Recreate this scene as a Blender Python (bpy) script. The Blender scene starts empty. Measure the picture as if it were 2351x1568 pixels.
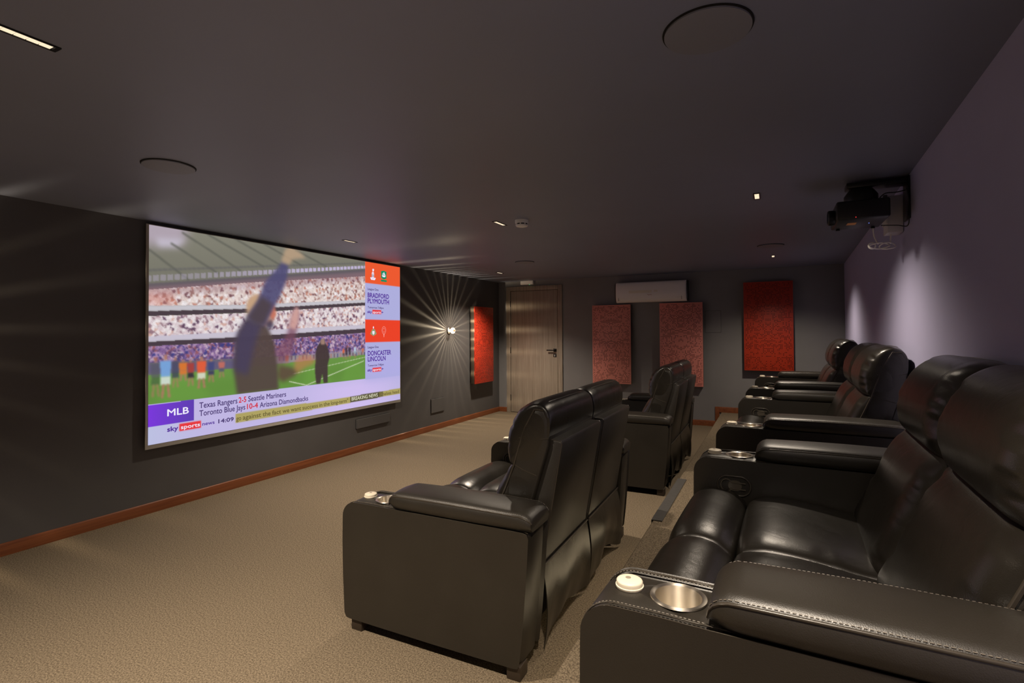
import bpy, bmesh, math, random
import numpy as np
from mathutils import Vector, Matrix

S = bpy.context.scene
COL = S.collection

# ------------------------------------------------------------------ camera, world, exposure
W_PX, F_PX, SHIFT = 2351, 1193.152, -39.559
CR = (0.893523, 0.448976, -0.006037)
CU = (0.012685, -0.011802, 0.999850)
CF = (-0.448837, 0.893466, 0.016240)
cam_d = bpy.data.cameras.new('camera')
cam = bpy.data.objects.new('camera', cam_d)
COL.objects.link(cam)
cam_d.sensor_fit = 'HORIZONTAL'
cam_d.sensor_width = 36.0
cam_d.lens = F_PX * 36.0 / W_PX
cam_d.shift_y = SHIFT / W_PX
cam_d.clip_start = 0.02
cam.matrix_world = Matrix(((CR[0], CU[0], -CF[0], 0.0), (CR[1], CU[1], -CF[1], 0.0),
                           (CR[2], CU[2], -CF[2], 1.36), (0, 0, 0, 1)))
S.camera = cam

world = bpy.data.worlds.new('world')
S.world = world
world.use_nodes = True
world.node_tree.nodes['Background'].inputs[0].default_value = (0.5, 0.45, 0.4, 1)
world.node_tree.nodes['Background'].inputs[1].default_value = 0.02

S.view_settings.view_transform = 'Standard'
S.view_settings.look = 'None'
S.view_settings.gamma = 1.0
S.view_settings.exposure = 0.0
S.cycles.use_denoising = True
S.cycles.max_bounces = 8
S.cycles.diffuse_bounces = 4
S.cycles.glossy_bounces = 3
S.cycles.transparent_max_bounces = 8
S.cycles.sample_clamp_indirect = 4.0
S.cycles.caustics_reflective = False
S.cycles.caustics_refractive = False

# lamp strengths
SPOT_W = 215.0
SPOT_COL = (1.0, 0.85, 0.68)
SCONCE_W = 40.0
SCREEN_GAIN = 1.05

# ------------------------------------------------------------------ room numbers (metres)
XL = -4.272            # wall with the projection screen
YD = 7.993             # wall with the door
ZC = 2.234             # ceiling
YN = -3.6              # wall behind the camera
HP = 0.205             # platform height
XP = -0.675            # platform edge
WALL_SLOPE = -0.03288  # the projector wall is not quite parallel to the screen wall
def xr(y):
    return 0.838 + WALL_SLOPE * (YD - y)
ROW_ANG = -0.030

# ------------------------------------------------------------------ mesh helpers
class MB:
    def __init__(self):
        self.v = []
        self.f = []
    def add(self, verts, faces):
        b = len(self.v)
        self.v.extend([tuple(map(float, p)) for p in verts])
        self.f.extend([tuple(i + b for i in q) for q in faces])
        return b
    def box(self, lo, hi, bev=0.0, seg=2):
        bm = bmesh.new()
        bmesh.ops.create_cube(bm, size=1.0)
        c = [(a + b) / 2 for a, b in zip(lo, hi)]
        d = [abs(b - a) for a, b in zip(lo, hi)]
        for v in bm.verts:
            v.co = Vector((c[0] + v.co.x * d[0], c[1] + v.co.y * d[1], c[2] + v.co.z * d[2]))
        if bev > 0:
            bmesh.ops.bevel(bm, geom=list(bm.edges), offset=bev, segments=seg, affect='EDGES', profile=0.5)
        self.from_bm(bm)
        return self
    def from_bm(self, bm):
        bm.verts.index_update()
        self.add([v.co[:] for v in bm.verts], [[v.index for v in f.verts] for f in bm.faces])
        bm.free()
    def loft(self, rings, closed=True, cap0=True, cap1=True):
        n = len(rings[0])
        vs = [p for r in rings for p in r]
        fs = []
        for j in range(len(rings) - 1):
            for i in range(n if closed else n - 1):
                k = (i + 1) % n
                fs.append((j * n + i, j * n + k, (j + 1) * n + k, (j + 1) * n + i))
        if cap0:
            fs.append(tuple(reversed(range(n))))
        if cap1:
            fs.append(tuple((len(rings) - 1) * n + i for i in range(n)))
        self.add(vs, fs)
        return self
    def tube(self, pts, r, n=8, closed=False, caps=True):
        pts = [np.array(p, float) for p in pts]
        m = len(pts)
        rings = []
        prev = None
        for i in range(m):
            if closed:
                t = pts[(i + 1) % m] - pts[i - 1]
            else:
                t = pts[min(i + 1, m - 1)] - pts[max(i - 1, 0)]
            t = t / (np.linalg.norm(t) + 1e-9)
            if prev is None:
                a = np.array([0, 0, 1.0]) if abs(t[2]) < 0.9 else np.array([1.0, 0, 0])
            else:
                a = prev
            a = a - t * (a @ t)
            a /= np.linalg.norm(a) + 1e-9
            prev = a
            b = np.cross(t, a)
            rr = r[i] if hasattr(r, '__len__') else r
            rings.append([pts[i] + rr * (math.cos(2 * math.pi * k / n) * a + math.sin(2 * math.pi * k / n) * b) for k in range(n)])
        if closed:
            rings.append(rings[0])
            self.loft(rings, True, False, False)
        else:
            self.loft(rings, True, caps, caps)
        return self
    def lathe(self, prof, c, axis='z', n=40):
        """prof: list of (radius, height) from bottom to top."""
        rings = []
        for (r, h) in prof:
            ring = []
            for k in range(n):
                a = 2 * math.pi * k / n
                x, y = r * math.cos(a), r * math.sin(a)
                if axis == 'z':
                    ring.append((c[0] + x, c[1] + y, c[2] + h))
                elif axis == 'x':
                    ring.append((c[0] + h, c[1] + x, c[2] + y))
                else:
                    ring.append((c[0] + x, c[1] - h, c[2] + y))
            rings.append(ring)
        return self.loft(rings, True, prof[0][0] > 1e-6, prof[-1][0] > 1e-6)

def link(name, me, mat, parent=None):
    o = bpy.data.objects.new(name, me)
    COL.objects.link(o)
    if mat is not None:
        me.materials.append(mat)
    if parent is not None:
        o.parent = parent
    return o

def make_mesh(name, mb, smooth=None):
    me = bpy.data.meshes.new(name)
    me.from_pydata(mb.v, [], mb.f)
    bm = bmesh.new()
    bm.from_mesh(me)
    bmesh.ops.remove_doubles(bm, verts=bm.verts, dist=1e-6)
    bmesh.ops.recalc_face_normals(bm, faces=bm.faces)
    if smooth is not None:
        lim = math.radians(smooth)
        for f in bm.faces:
            f.smooth = True
        for e in bm.edges:
            if len(e.link_faces) == 2 and e.calc_face_angle(0.0) > lim:
                e.smooth = False
    bm.to_mesh(me)
    bm.free()
    return me

def obj(name, mb, mat, parent=None, smooth=None):
    return link(name, make_mesh(name, mb, smooth), mat, parent)

def tag(o, label, cat, group=None):
    o['label'] = label
    o['category'] = cat
    if group:
        o['group'] = group
    return o

def thing(name, label, cat, loc=(0, 0, 0), rz=0.0, group=None):
    o = bpy.data.objects.new(name, None)
    COL.objects.link(o)
    o.empty_display_size = 0.1
    o.location = loc
    o.rotation_euler = (0, 0, rz)
    return tag(o, label, cat, group)

def struct(name, mb, mat, parent=None, smooth=None):
    o = obj(name, mb, mat, parent, smooth)
    if parent is None:
        o['kind'] = 'structure'
    return o

KIDS = {}
def copy_tree(o, parent=None):
    c = o.copy()
    COL.objects.link(c)
    if parent is not None:
        c.parent = parent
    for ch in list(o.children):
        copy_tree(ch, c)
    return c

# ------------------------------------------------------------------ materials
def mat_new(name):
    m = bpy.data.materials.new(name)
    m.use_nodes = True
    nt = m.node_tree
    return m, nt, nt.nodes['Principled BSDF']

def N(nt, typ, **kw):
    n = nt.nodes.new(typ)
    for k, v in kw.items():
        if k.startswith('i_'):
            n.inputs[k[2:]].default_value = v
        else:
            setattr(n, k, v)
    return n

def plain(name, col, rough=0.5, metal=0.0, spec=0.5, noise=0.0, nscale=30.0, bump=0.0, bscale=200.0, bdist=0.002):
    m, nt, p = mat_new(name)
    p.inputs['Base Color'].default_value = (*col, 1)
    p.inputs['Roughness'].default_value = rough
    p.inputs['Metallic'].default_value = metal
    p.inputs['Specular IOR Level'].default_value = spec
    tc = N(nt, 'ShaderNodeTexCoord')
    if noise > 0:
        no = N(nt, 'ShaderNodeTexNoise')
        no.inputs['Scale'].default_value = nscale
        no.inputs['Detail'].default_value = 4
        nt.links.new(tc.outputs['Object'], no.inputs['Vector'])
        mx = N(nt, 'ShaderNodeMix', data_type='RGBA')
        mx.inputs[6].default_value = (*[c * (1 - noise) for c in col], 1)
        mx.inputs[7].default_value = (*[min(1, c * (1 + noise)) for c in col], 1)
        nt.links.new(no.outputs['Fac'], mx.inputs[0])
        nt.links.new(mx.outputs[2], p.inputs['Base Color'])
    if bump > 0:
        nb = N(nt, 'ShaderNodeTexNoise')
        nb.inputs['Scale'].default_value = bscale
        nb.inputs['Detail'].default_value = 3
        nt.links.new(tc.outputs['Object'], nb.inputs['Vector'])
        bp = N(nt, 'ShaderNodeBump')
        bp.inputs['Strength'].default_value = bump
        bp.inputs['Distance'].default_value = bdist
        nt.links.new(nb.outputs['Fac'], bp.inputs['Height'])
        nt.links.new(bp.outputs['Normal'], p.inputs['Normal'])
    return m

def emit(name, col, strength=1.0):
    m = bpy.data.materials.new(name)
    m.use_nodes = True
    nt = m.node_tree
    nt.nodes.clear()
    o = N(nt, 'ShaderNodeOutputMaterial')
    e = N(nt, 'ShaderNodeEmission')
    e.inputs[0].default_value = (*col, 1)
    e.inputs[1].default_value = strength
    nt.links.new(e.outputs[0], o.inputs[0])
    return m

def leather_mat(name, soft):
    m, nt, p = mat_new(name)
    L = nt.links.new
    tc = N(nt, 'ShaderNodeTexCoord')
    no = N(nt, 'ShaderNodeTexNoise')
    no.inputs['Scale'].default_value = 6
    no.inputs['Detail'].default_value = 3
    L(tc.outputs['Object'], no.inputs['Vector'])
    mx = N(nt, 'ShaderNodeMix', data_type='RGBA')
    k = 1.0 if soft else 1.4
    mx.inputs[6].default_value = (0.0105 * k, 0.0086 * k, 0.0063 * k, 1)
    mx.inputs[7].default_value = (0.0175 * k, 0.0145 * k, 0.0106 * k, 1)
    L(no.outputs['Fac'], mx.inputs[0])
    L(mx.outputs[2], p.inputs['Base Color'])
    mr = N(nt, 'ShaderNodeMapRange')
    mr.inputs['To Min'].default_value = 0.24 if soft else 0.38
    mr.inputs['To Max'].default_value = 0.36 if soft else 0.46
    L(no.outputs['Fac'], mr.inputs['Value'])
    L(mr.outputs['Result'], p.inputs['Roughness'])
    p.inputs['Specular IOR Level'].default_value = 0.75 if soft else 0.7
    vo = N(nt, 'ShaderNodeTexVoronoi')
    vo.inputs['Scale'].default_value = 420
    L(tc.outputs['Object'], vo.inputs['Vector'])
    bp = N(nt, 'ShaderNodeBump')
    bp.inputs['Strength'].default_value = 0.18
    bp.inputs['Distance'].default_value = 0.0012
    L(vo.outputs['Distance'], bp.inputs['Height'])
    n2 = N(nt, 'ShaderNodeTexNoise')
    n2.inputs['Scale'].default_value = 4.2 if soft else 9
    n2.inputs['Detail'].default_value = 3 if soft else 2
    n2.inputs['Distortion'].default_value = 0.9 if soft else 0.2
    L(tc.outputs['Object'], n2.inputs['Vector'])
    h = n2.outputs['Fac']
    if soft:
        # ridged noise: broad puckers with sharper creases
        a1 = N(nt, 'ShaderNodeMath', operation='SUBTRACT')
        L(h, a1.inputs[0])
        a1.inputs[1].default_value = 0.5
        a2 = N(nt, 'ShaderNodeMath', operation='ABSOLUTE')
        L(a1.outputs[0], a2.inputs[0])
        a3 = N(nt, 'ShaderNodeMath', operation='POWER')
        L(a2.outputs[0], a3.inputs[0])
        a3.inputs[1].default_value = 0.7
        h = a3.outputs[0]
    b2 = N(nt, 'ShaderNodeBump')
    b2.inputs['Strength'].default_value = 0.13 if soft else 0.10
    b2.inputs['Distance'].default_value = 0.016 if soft else 0.008
    L(h, b2.inputs['Height'])
    L(bp.outputs['Normal'], b2.inputs['Normal'])
    L(b2.outputs['Normal'], p.inputs['Normal'])
    return m

def carpet_mat():
    m, nt, p = mat_new('carpet')
    tc = N(nt, 'ShaderNodeTexCoord')
    no = N(nt, 'ShaderNodeTexNoise')
    no.inputs['Scale'].default_value = 150
    no.inputs['Detail'].default_value = 5
    no.inputs['Roughness'].default_value = 0.75
    nt.links.new(tc.outputs['Object'], no.inputs['Vector'])
    cr = N(nt, 'ShaderNodeValToRGB')
    cr.color_ramp.elements[0].position = 0.39
    cr.color_ramp.elements[0].color = (0.080, 0.061, 0.041, 1)
    cr.color_ramp.elements[1].position = 0.63
    cr.color_ramp.elements[1].color = (0.285, 0.226, 0.155, 1)
    nt.links.new(no.outputs['Fac'], cr.inputs[0])
    nt.links.new(cr.outputs[0], p.inputs['Base Color'])
    p.inputs['Roughness'].default_value = 0.95
    p.inputs['Specular IOR Level'].default_value = 0.1
    bp = N(nt, 'ShaderNodeBump')
    bp.inputs['Strength'].default_value = 0.4
    bp.inputs['Distance'].default_value = 0.006
    nt.links.new(no.outputs['Fac'], bp.inputs['Height'])
    nt.links.new(bp.outputs['Normal'], p.inputs['Normal'])
    return m

def wood_mat(name, c0, c1, axis='Z', rough=0.45):
    m, nt, p = mat_new(name)
    tc = N(nt, 'ShaderNodeTexCoord')
    mp = N(nt, 'ShaderNodeMapping')
    s = {'Z': (26, 26, 0.9), 'Y': (26, 0.9, 26), 'X': (0.9, 26, 26)}[axis]
    mp.inputs['Scale'].default_value = s
    nt.links.new(tc.outputs['Object'], mp.inputs['Vector'])
    no = N(nt, 'ShaderNodeTexNoise')
    no.inputs['Scale'].default_value = 1.6
    no.inputs['Detail'].default_value = 7
    no.inputs['Roughness'].default_value = 0.65
    no.inputs['Distortion'].default_value = 0.6
    nt.links.new(mp.outputs[0], no.inputs['Vector'])
    cr = N(nt, 'ShaderNodeValToRGB')
    cr.color_ramp.elements[0].position = 0.36
    cr.color_ramp.elements[0].color = (*c0, 1)
    cr.color_ramp.elements[1].position = 0.62
    cr.color_ramp.elements[1].color = (*c1, 1)
    nt.links.new(no.outputs['Fac'], cr.inputs[0])
    nt.links.new(cr.outputs[0], p.inputs['Base Color'])
    p.inputs['Roughness'].default_value = rough
    return m

def perforated_mat(name, base, seed, ox, pitch=0.0174, dark=(0.05, 0.008, 0.005)):
    """square pin holes on a grid, mirrored left to right and drawn from a seeded field"""
    m, nt, p = mat_new(name)
    L = nt.links.new
    tc = N(nt, 'ShaderNodeTexCoord')
    sp = N(nt, 'ShaderNodeSeparateXYZ')
    L(tc.outputs['Object'], sp.inputs[0])
    def math_(op, a, b=None):
        n = N(nt, 'ShaderNodeMath', operation=op)
        for i, x in enumerate((a, b)):
            if x is None:
                continue
            if isinstance(x, (int, float)):
                n.inputs[i].default_value = x
            else:
                L(x, n.inputs[i])
        return n.outputs[0]
    hx = sp.outputs['Y']   # across the panel in its own frame
    hz = sp.outputs['Z']
    ax = math_('DIVIDE', math_('ABSOLUTE', hx), pitch)
    az = math_('DIVIDE', hz, pitch)
    ix, iz = math_('FLOOR', ax), math_('FLOOR', az)
    fx = math_('ABSOLUTE', math_('SUBTRACT', math_('FRACT', ax), 0.5))
    fz = math_('ABSOLUTE', math_('SUBTRACT', math_('FRACT', az), 0.5))
    cm = N(nt, 'ShaderNodeCombineXYZ')
    L(ix, cm.inputs[0]); L(iz, cm.inputs[1]); cm.inputs[2].default_value = seed
    wn = N(nt, 'ShaderNodeTexWhiteNoise', noise_dimensions='3D')
    L(cm.outputs[0], wn.inputs['Vector'])
    nz = N(nt, 'ShaderNodeTexNoise')
    nz.inputs['Scale'].default_value = 0.22
    nz.inputs['Detail'].default_value = 1.0
    L(cm.outputs[0], nz.inputs['Vector'])
    thr = math_('MULTIPLY', math_('SUBTRACT', nz.outputs['Fac'], 0.24), 1.8)
    on = math_('LESS_THAN', wn.outputs['Value'], thr)
    dot = math_('LESS_THAN', math_('MAXIMUM', fx, fz), 0.27)
    inx = math_('LESS_THAN', math_('ABSOLUTE', hx), ox[0])
    inz = math_('LESS_THAN', math_('ABSOLUTE', hz), ox[1])
    msk = math_('MULTIPLY', math_('MULTIPLY', on, dot), math_('MULTIPLY', inx, inz))
    mx = N(nt, 'ShaderNodeMix', data_type='RGBA')
    L(msk, mx.inputs[0])
    mx.inputs[6].default_value = (*base, 1)
    mx.inputs[7].default_value = (*dark, 1)
    L(mx.outputs[2], p.inputs['Base Color'])
    p.inputs['Roughness'].default_value = 0.42
    bp = N(nt, 'ShaderNodeBump')
    bp.inputs['Strength'].default_value = 0.9
    bp.inputs['Distance'].default_value = 0.004
    bp.invert = True
    L(msk, bp.inputs['Height'])
    L(bp.outputs['Normal'], p.inputs['Normal'])
    return m

def brushed_steel():
    m, nt, p = mat_new('brushed_steel')
    p.inputs['Base Color'].default_value = (0.86, 0.79, 0.68, 1)
    p.inputs['Metallic'].default_value = 1.0
    p.inputs['Roughness'].default_value = 0.42
    p.inputs['Anisotropic'].default_value = 0.85
    p.inputs['Anisotropic Rotation'].default_value = 0.25
    tg = N(nt, 'ShaderNodeTangent', direction_type='RADIAL', axis='Z')
    nt.links.new(tg.outputs[0], p.inputs['Tangent'])
    tc = N(nt, 'ShaderNodeTexCoord')
    mp = N(nt, 'ShaderNodeMapping')
    mp.inputs['Scale'].default_value = (1, 1, 60)
    nt.links.new(tc.outputs['Object'], mp.inputs['Vector'])
    no = N(nt, 'ShaderNodeTexNoise')
    no.inputs['Scale'].default_value = 12
    nt.links.new(mp.outputs[0], no.inputs['Vector'])
    mr = N(nt, 'ShaderNodeMapRange')
    mr.inputs['To Min'].default_value = 0.34
    mr.inputs['To Max'].default_value = 0.48
    nt.links.new(no.outputs['Fac'], mr.inputs['Value'])
    nt.links.new(mr.outputs[0], p.inputs['Roughness'])
    return m

def glass_glow_mat():
    m = bpy.data.materials.new('lit_ribbed_glass')
    m.use_nodes = True
    nt = m.node_tree
    nt.nodes.clear()
    o = N(nt, 'ShaderNodeOutputMaterial')
    mx = N(nt, 'ShaderNodeMixShader')
    mx.inputs[0].default_value = 0.45
    t = N(nt, 'ShaderNodeBsdfTransparent')
    e = N(nt, 'ShaderNodeEmission')
    e.inputs[0].default_value = (1.0, 0.83, 0.6, 1)
    e.inputs[1].default_value = 3.5
    nt.links.new(t.outputs[0], mx.inputs[1])
    nt.links.new(e.outputs[0], mx.inputs[2])
    nt.links.new(mx.outputs[0], o.inputs[0])
    return m

M = {}
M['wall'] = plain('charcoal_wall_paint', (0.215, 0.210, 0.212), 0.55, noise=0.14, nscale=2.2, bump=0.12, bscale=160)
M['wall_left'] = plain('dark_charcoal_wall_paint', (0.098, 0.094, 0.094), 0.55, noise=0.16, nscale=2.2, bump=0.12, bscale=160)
M['wall_right'] = plain('grey_wall_screen_tint', (0.56, 0.545, 0.80), 0.5, noise=0.08, nscale=2.2, bump=0.12, bscale=160)  # bluish light of the screen is mixed into this wall colour
M['ceiling'] = plain('charcoal_ceiling_screen_tint', (0.228, 0.252, 0.345), 0.50, spec=0.9, noise=0.08, nscale=1.6, bump=0.03, bscale=160)  # charcoal, with the blue cast of the screen put into the colour
M['carpet'] = carpet_mat()
M['skirt'] = wood_mat('skirting_wood', (0.150, 0.042, 0.014), (0.235, 0.075, 0.026), 'Y', 0.4)
M['door'] = wood_mat('oak_veneer', (0.310, 0.256, 0.200), (0.420, 0.355, 0.285), 'Z', 0.42)
M['door_frame'] = wood_mat('oak_frame', (0.270, 0.222, 0.172), (0.400, 0.340, 0.272), 'Z', 0.45)
M['leather'] = leather_mat('black_leather', False)
M['soft'] = leather_mat('soft_black_leather', True)
M['piping'] = plain('leather_piping', (0.045, 0.037, 0.028), 0.32)
M['lever'] = plain('lever_plastic', (0.085, 0.072, 0.055), 0.3)
M['lever_dark'] = plain('lever_recess_plastic', (0.020, 0.017, 0.013), 0.45)
M['thread'] = plain('stitch_thread', (0.12, 0.10, 0.075), 0.5)
M['steel'] = brushed_steel()
M['black'] = plain('black_plastic', (0.012, 0.012, 0.012), 0.35)
M['blackmetal'] = plain('black_metal', (0.02, 0.019, 0.018), 0.3, metal=0.6)
M['leg'] = plain('dark_wood_leg', (0.035, 0.024, 0.016), 0.5)
M['underside'] = plain('dark_lining', (0.012, 0.010, 0.008), 0.9)
M['puck'] = plain('ivory_plastic', (0.78, 0.70, 0.55), 0.4)
M['pucksym'] = plain('grey_print', (0.30, 0.26, 0.20), 0.5)
M['white'] = plain('white_plastic', (0.88, 0.87, 0.85), 0.35)
M['white_gloss'] = plain('white_gloss_plastic', (0.90, 0.88, 0.87), 0.22)
M['greybox'] = plain('pale_grey_plastic', (0.78, 0.75, 0.75), 0.5)
M['cable_w'] = plain('white_cable_sheath', (0.92, 0.88, 0.82), 0.45)
M['panel_side'] = plain('panel_box_paint', (0.130, 0.105, 0.080), 0.5, noise=0.1, nscale=8)
M['red_bright'] = perforated_mat('perforated_red_lacquer_a', (0.62, 0.045, 0.018), 3.0, (0.288, 0.590))
M['red_hazed'] = perforated_mat('perforated_red_lacquer_hazed', (0.78, 0.290, 0.240), 11.0, (0.288, 0.590))  # red lacquer with the pale haze of reflected light painted in
M['red_hazed2'] = perforated_mat('perforated_red_lacquer_hazed2', (0.75, 0.265, 0.220), 29.0, (0.288, 0.590))  # same painted haze, a little weaker
M['red_dark'] = perforated_mat('perforated_red_lacquer_d', (0.44, 0.038, 0.014), 47.0, (0.288, 0.590))
M['speaker'] = plain('painted_speaker_mesh', (0.24, 0.25, 0.29), 0.5, bump=0.25, bscale=700)
M['fabric'] = plain('screen_border_fabric', (0.42, 0.39, 0.35), 0.8)
M['strip'] = plain('dark_grey_step_metal', (0.10, 0.095, 0.09), 0.42, metal=0.3, noise=0.25, nscale=40)
M['led'] = emit('warm_led', (1.0, 0.80, 0.55), 1.1)
M['step_led'] = emit('step_led', (1.0, 0.78, 0.48), 6.0)
M['glow'] = glass_glow_mat()
M['green_led'] = emit('green_led', (0.15, 0.9, 0.35), 1.2)
M['red_led'] = emit('red_led', (1.0, 0.05, 0.05), 1.0)
M['blue_led'] = emit('blue_led', (0.2, 0.3, 1.0), 0.8)
M['lens_glow'] = emit('lens_light', (0.35, 0.45, 1.0), 0.6)
M['sticker'] = plain('orange_sticker', (0.75, 0.33, 0.10), 0.6)
M['redmark'] = plain('red_print', (0.45, 0.05, 0.03), 0.5)
M['gap'] = plain('dark_gap', (0.01, 0.009, 0.008), 0.9)

# ------------------------------------------------------------------ room shell
T = 0.1
struct('floor', MB().box((XL - T, YN - T, -T), (1.2, YD + T, 0)), M['carpet'])
mb = MB()
mb.add([(XP, YN, 0), (xr(YN), YN, 0), (xr(YD), YD, 0), (XP, YD, 0),
        (XP, YN, HP - 0.006), (XP + 0.006, YN, HP), (xr(YN), YN, HP), (xr(YD), YD, HP), (XP + 0.006, YD, HP), (XP, YD, HP - 0.006)],
       [(0, 3, 2, 1), (0, 4, 9, 3), (4, 5, 8, 9), (5, 6, 7, 8), (1, 2, 7, 6), (0, 1, 6, 5, 4), (3, 9, 8, 7, 2)])
struct('platform', mb, M['carpet'])
struct('ceiling', MB().box((XL - T, YN - T, ZC), (1.2, YD + T, ZC + T)), M['ceiling'])
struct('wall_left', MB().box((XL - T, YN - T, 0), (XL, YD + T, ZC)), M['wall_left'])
mb = MB()
mb.box((XL, YD, 0), (1.2, YD + T, ZC))
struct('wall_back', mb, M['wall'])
struct('wall_front', MB().box((XL, YN - T, 0), (1.2, YN, ZC)), M['wall'])
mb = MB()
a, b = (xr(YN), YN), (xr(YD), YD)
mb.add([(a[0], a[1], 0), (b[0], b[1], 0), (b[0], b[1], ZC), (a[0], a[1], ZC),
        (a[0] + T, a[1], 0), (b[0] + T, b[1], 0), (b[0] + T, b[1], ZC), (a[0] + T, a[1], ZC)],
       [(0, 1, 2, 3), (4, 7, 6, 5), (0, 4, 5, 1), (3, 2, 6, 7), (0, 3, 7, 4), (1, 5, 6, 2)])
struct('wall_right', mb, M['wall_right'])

def skirting_profile_run(mb, p0, p1, nrm, z0, h, t=0.014):
    """skirting with a small rounded lip along the top"""
    prof = [(0, 0), (t, 0), (t, h - 0.012), (t * 0.75, h - 0.004), (t * 0.35, h), (0, h)]
    rings = []
    for p in (p0, p1):
        rings.append([(p[0] + nrm[0] * d, p[1] + nrm[1] * d, z0 + z) for d, z in prof])
    mb.loft(rings)
mb = MB()
skirting_profile_run(mb, (XL, YN), (XL, YD), (1, 0), 0, 0.078)
struct('baseboard_left', mb, M['skirt'], smooth=30)
mb = MB()
skirting_profile_run(mb, (XL + 0.014, YD), (-4.118, YD), (0, -1), 0, 0.078)
skirting_profile_run(mb, (-3.080, YD), (-0.758, YD), (0, -1), 0, 0.078)
skirting_profile_run(mb, (-0.70, YD), (xr(YD), YD), (0, -1), HP, 0.078)
mb.box((-0.758, YD - 0.014, 0), (-0.70, YD, HP + 0.078), 0.003)
struct('baseboard_back', mb, M['skirt'], smooth=30)

# ------------------------------------------------------------------ door
dx0, dx1, dzt = -4.113, -3.085, 2.146
lx0, lx1, lzt = -4.030, -3.168, 2.066
door = bpy.data.objects.new('door_1', None)
COL.objects.link(door)
door.location = ((dx0 + dx1) / 2, YD, 0)
door['kind'] = 'structure'
def local(o_parent, mb):
    l = o_parent.location
    mb.v = [(p[0] - l[0], p[1] - l[1], p[2] - l[2]) for p in mb.v]
    return mb
mb = MB()
mb.box((dx0, YD - 0.022, 0), (lx0 - 0.006, YD, dzt), 0.003)
mb.box((lx1 + 0.006, YD - 0.022, 0), (dx1, YD, dzt), 0.003)
mb.box((lx0 - 0.006, YD - 0.022, lzt + 0.006), (lx1 + 0.006, YD, dzt), 0.003)
obj('door_frame', local(door, mb), M['door_frame'], door, 30)
obj('door_gap', local(door, MB().box((lx0 - 0.006, YD - 0.004, 0), (lx1 + 0.006, YD, lzt + 0.006))), M['gap'], door)
leaf = obj('door_leaf', local(door, MB().box((lx0, YD - 0.017, 0.008), (lx1, YD - 0.003, lzt), 0.002)), M['door'], door, 30)
mb = MB()
mb.box((-3.243, YD - 0.030, 1.043), (-3.190, YD - 0.017, 1.093), 0.002)
mb.box((-3.228, YD - 0.070, 1.057), (-3.206, YD - 0.028, 1.079), 0.003)
mb.box((-3.345, YD - 0.078, 1.058), (-3.204, YD - 0.062, 1.078), 0.004)
obj('door_handle', local(door, mb), M['blackmetal'], door, 30)
kp = obj('keyhole_plate', local(door, MB().box((-3.243, YD - 0.025, 0.955), (-3.192, YD - 0.017, 1.005), 0.002)), M['blackmetal'], door, 30)
mb = MB()
mb.lathe([(0.009, 0), (0.009, 0.003)], (-3.2175, YD - 0.025, 0.985), 'y', 16)
mb.box((-3.2225, YD - 0.028, 0.963), (-3.2125, YD - 0.025, 0.985))
obj('keyhole', local(door, mb), M['white'], kp)
for z in (1.85, 1.06, 0.25):
    mb = MB()
    mb.lathe([(0.006, -0.05), (0.007, -0.048), (0.007, 0.048), (0.006, 0.05)], (lx0 - 0.003, YD - 0.022, z), 'z', 12)
    obj('hinge', local(door, mb), M['blackmetal'], door, 40)

# ------------------------------------------------------------------ recliners
def spline_closed(ctrl, m):
    """centripetal-ish Catmull-Rom through closed control rows, resampled evenly on the first two columns"""
    P = np.array(ctrl, float)
    n = len(P)
    out = []
    for i in range(n):
        p0, p1, p2, p3 = P[i - 1], P[i], P[(i + 1) % n], P[(i + 2) % n]
        for t in np.linspace(0, 1, 24, endpoint=False):
            out.append(0.5 * ((2 * p1) + (-p0 + p2) * t + (2 * p0 - 5 * p1 + 4 * p2 - p3) * t * t + (-p0 + 3 * p1 - 3 * p2 + p3) * t ** 3))
    out = np.array(out)
    d = np.linalg.norm(np.diff(np.vstack([out, out[:1]])[:, :2], axis=0), axis=1)
    s = np.concatenate([[0], np.cumsum(d)])
    full = np.vstack([out, out[:1]])
    tt = np.linspace(0, s[-1], m, endpoint=False)
    return np.stack([np.interp(tt, s, full[:, k]) for k in range(full.shape[1])], 1)

def noise1(x, rng, octaves=((3, 0.8), (7, 0.6), (13, 0.4), (23, 0.15))):
    y = np.zeros_like(x)
    for fr, am in octaves:
        ph = rng.uniform(0, 2 * math.pi, 3)
        y += am * np.sin(2 * math.pi * fr * x + ph[0] + 1.6 * np.sin(2 * math.pi * (fr * 0.37) * x + ph[1]))
    return y / 1.6

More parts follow.
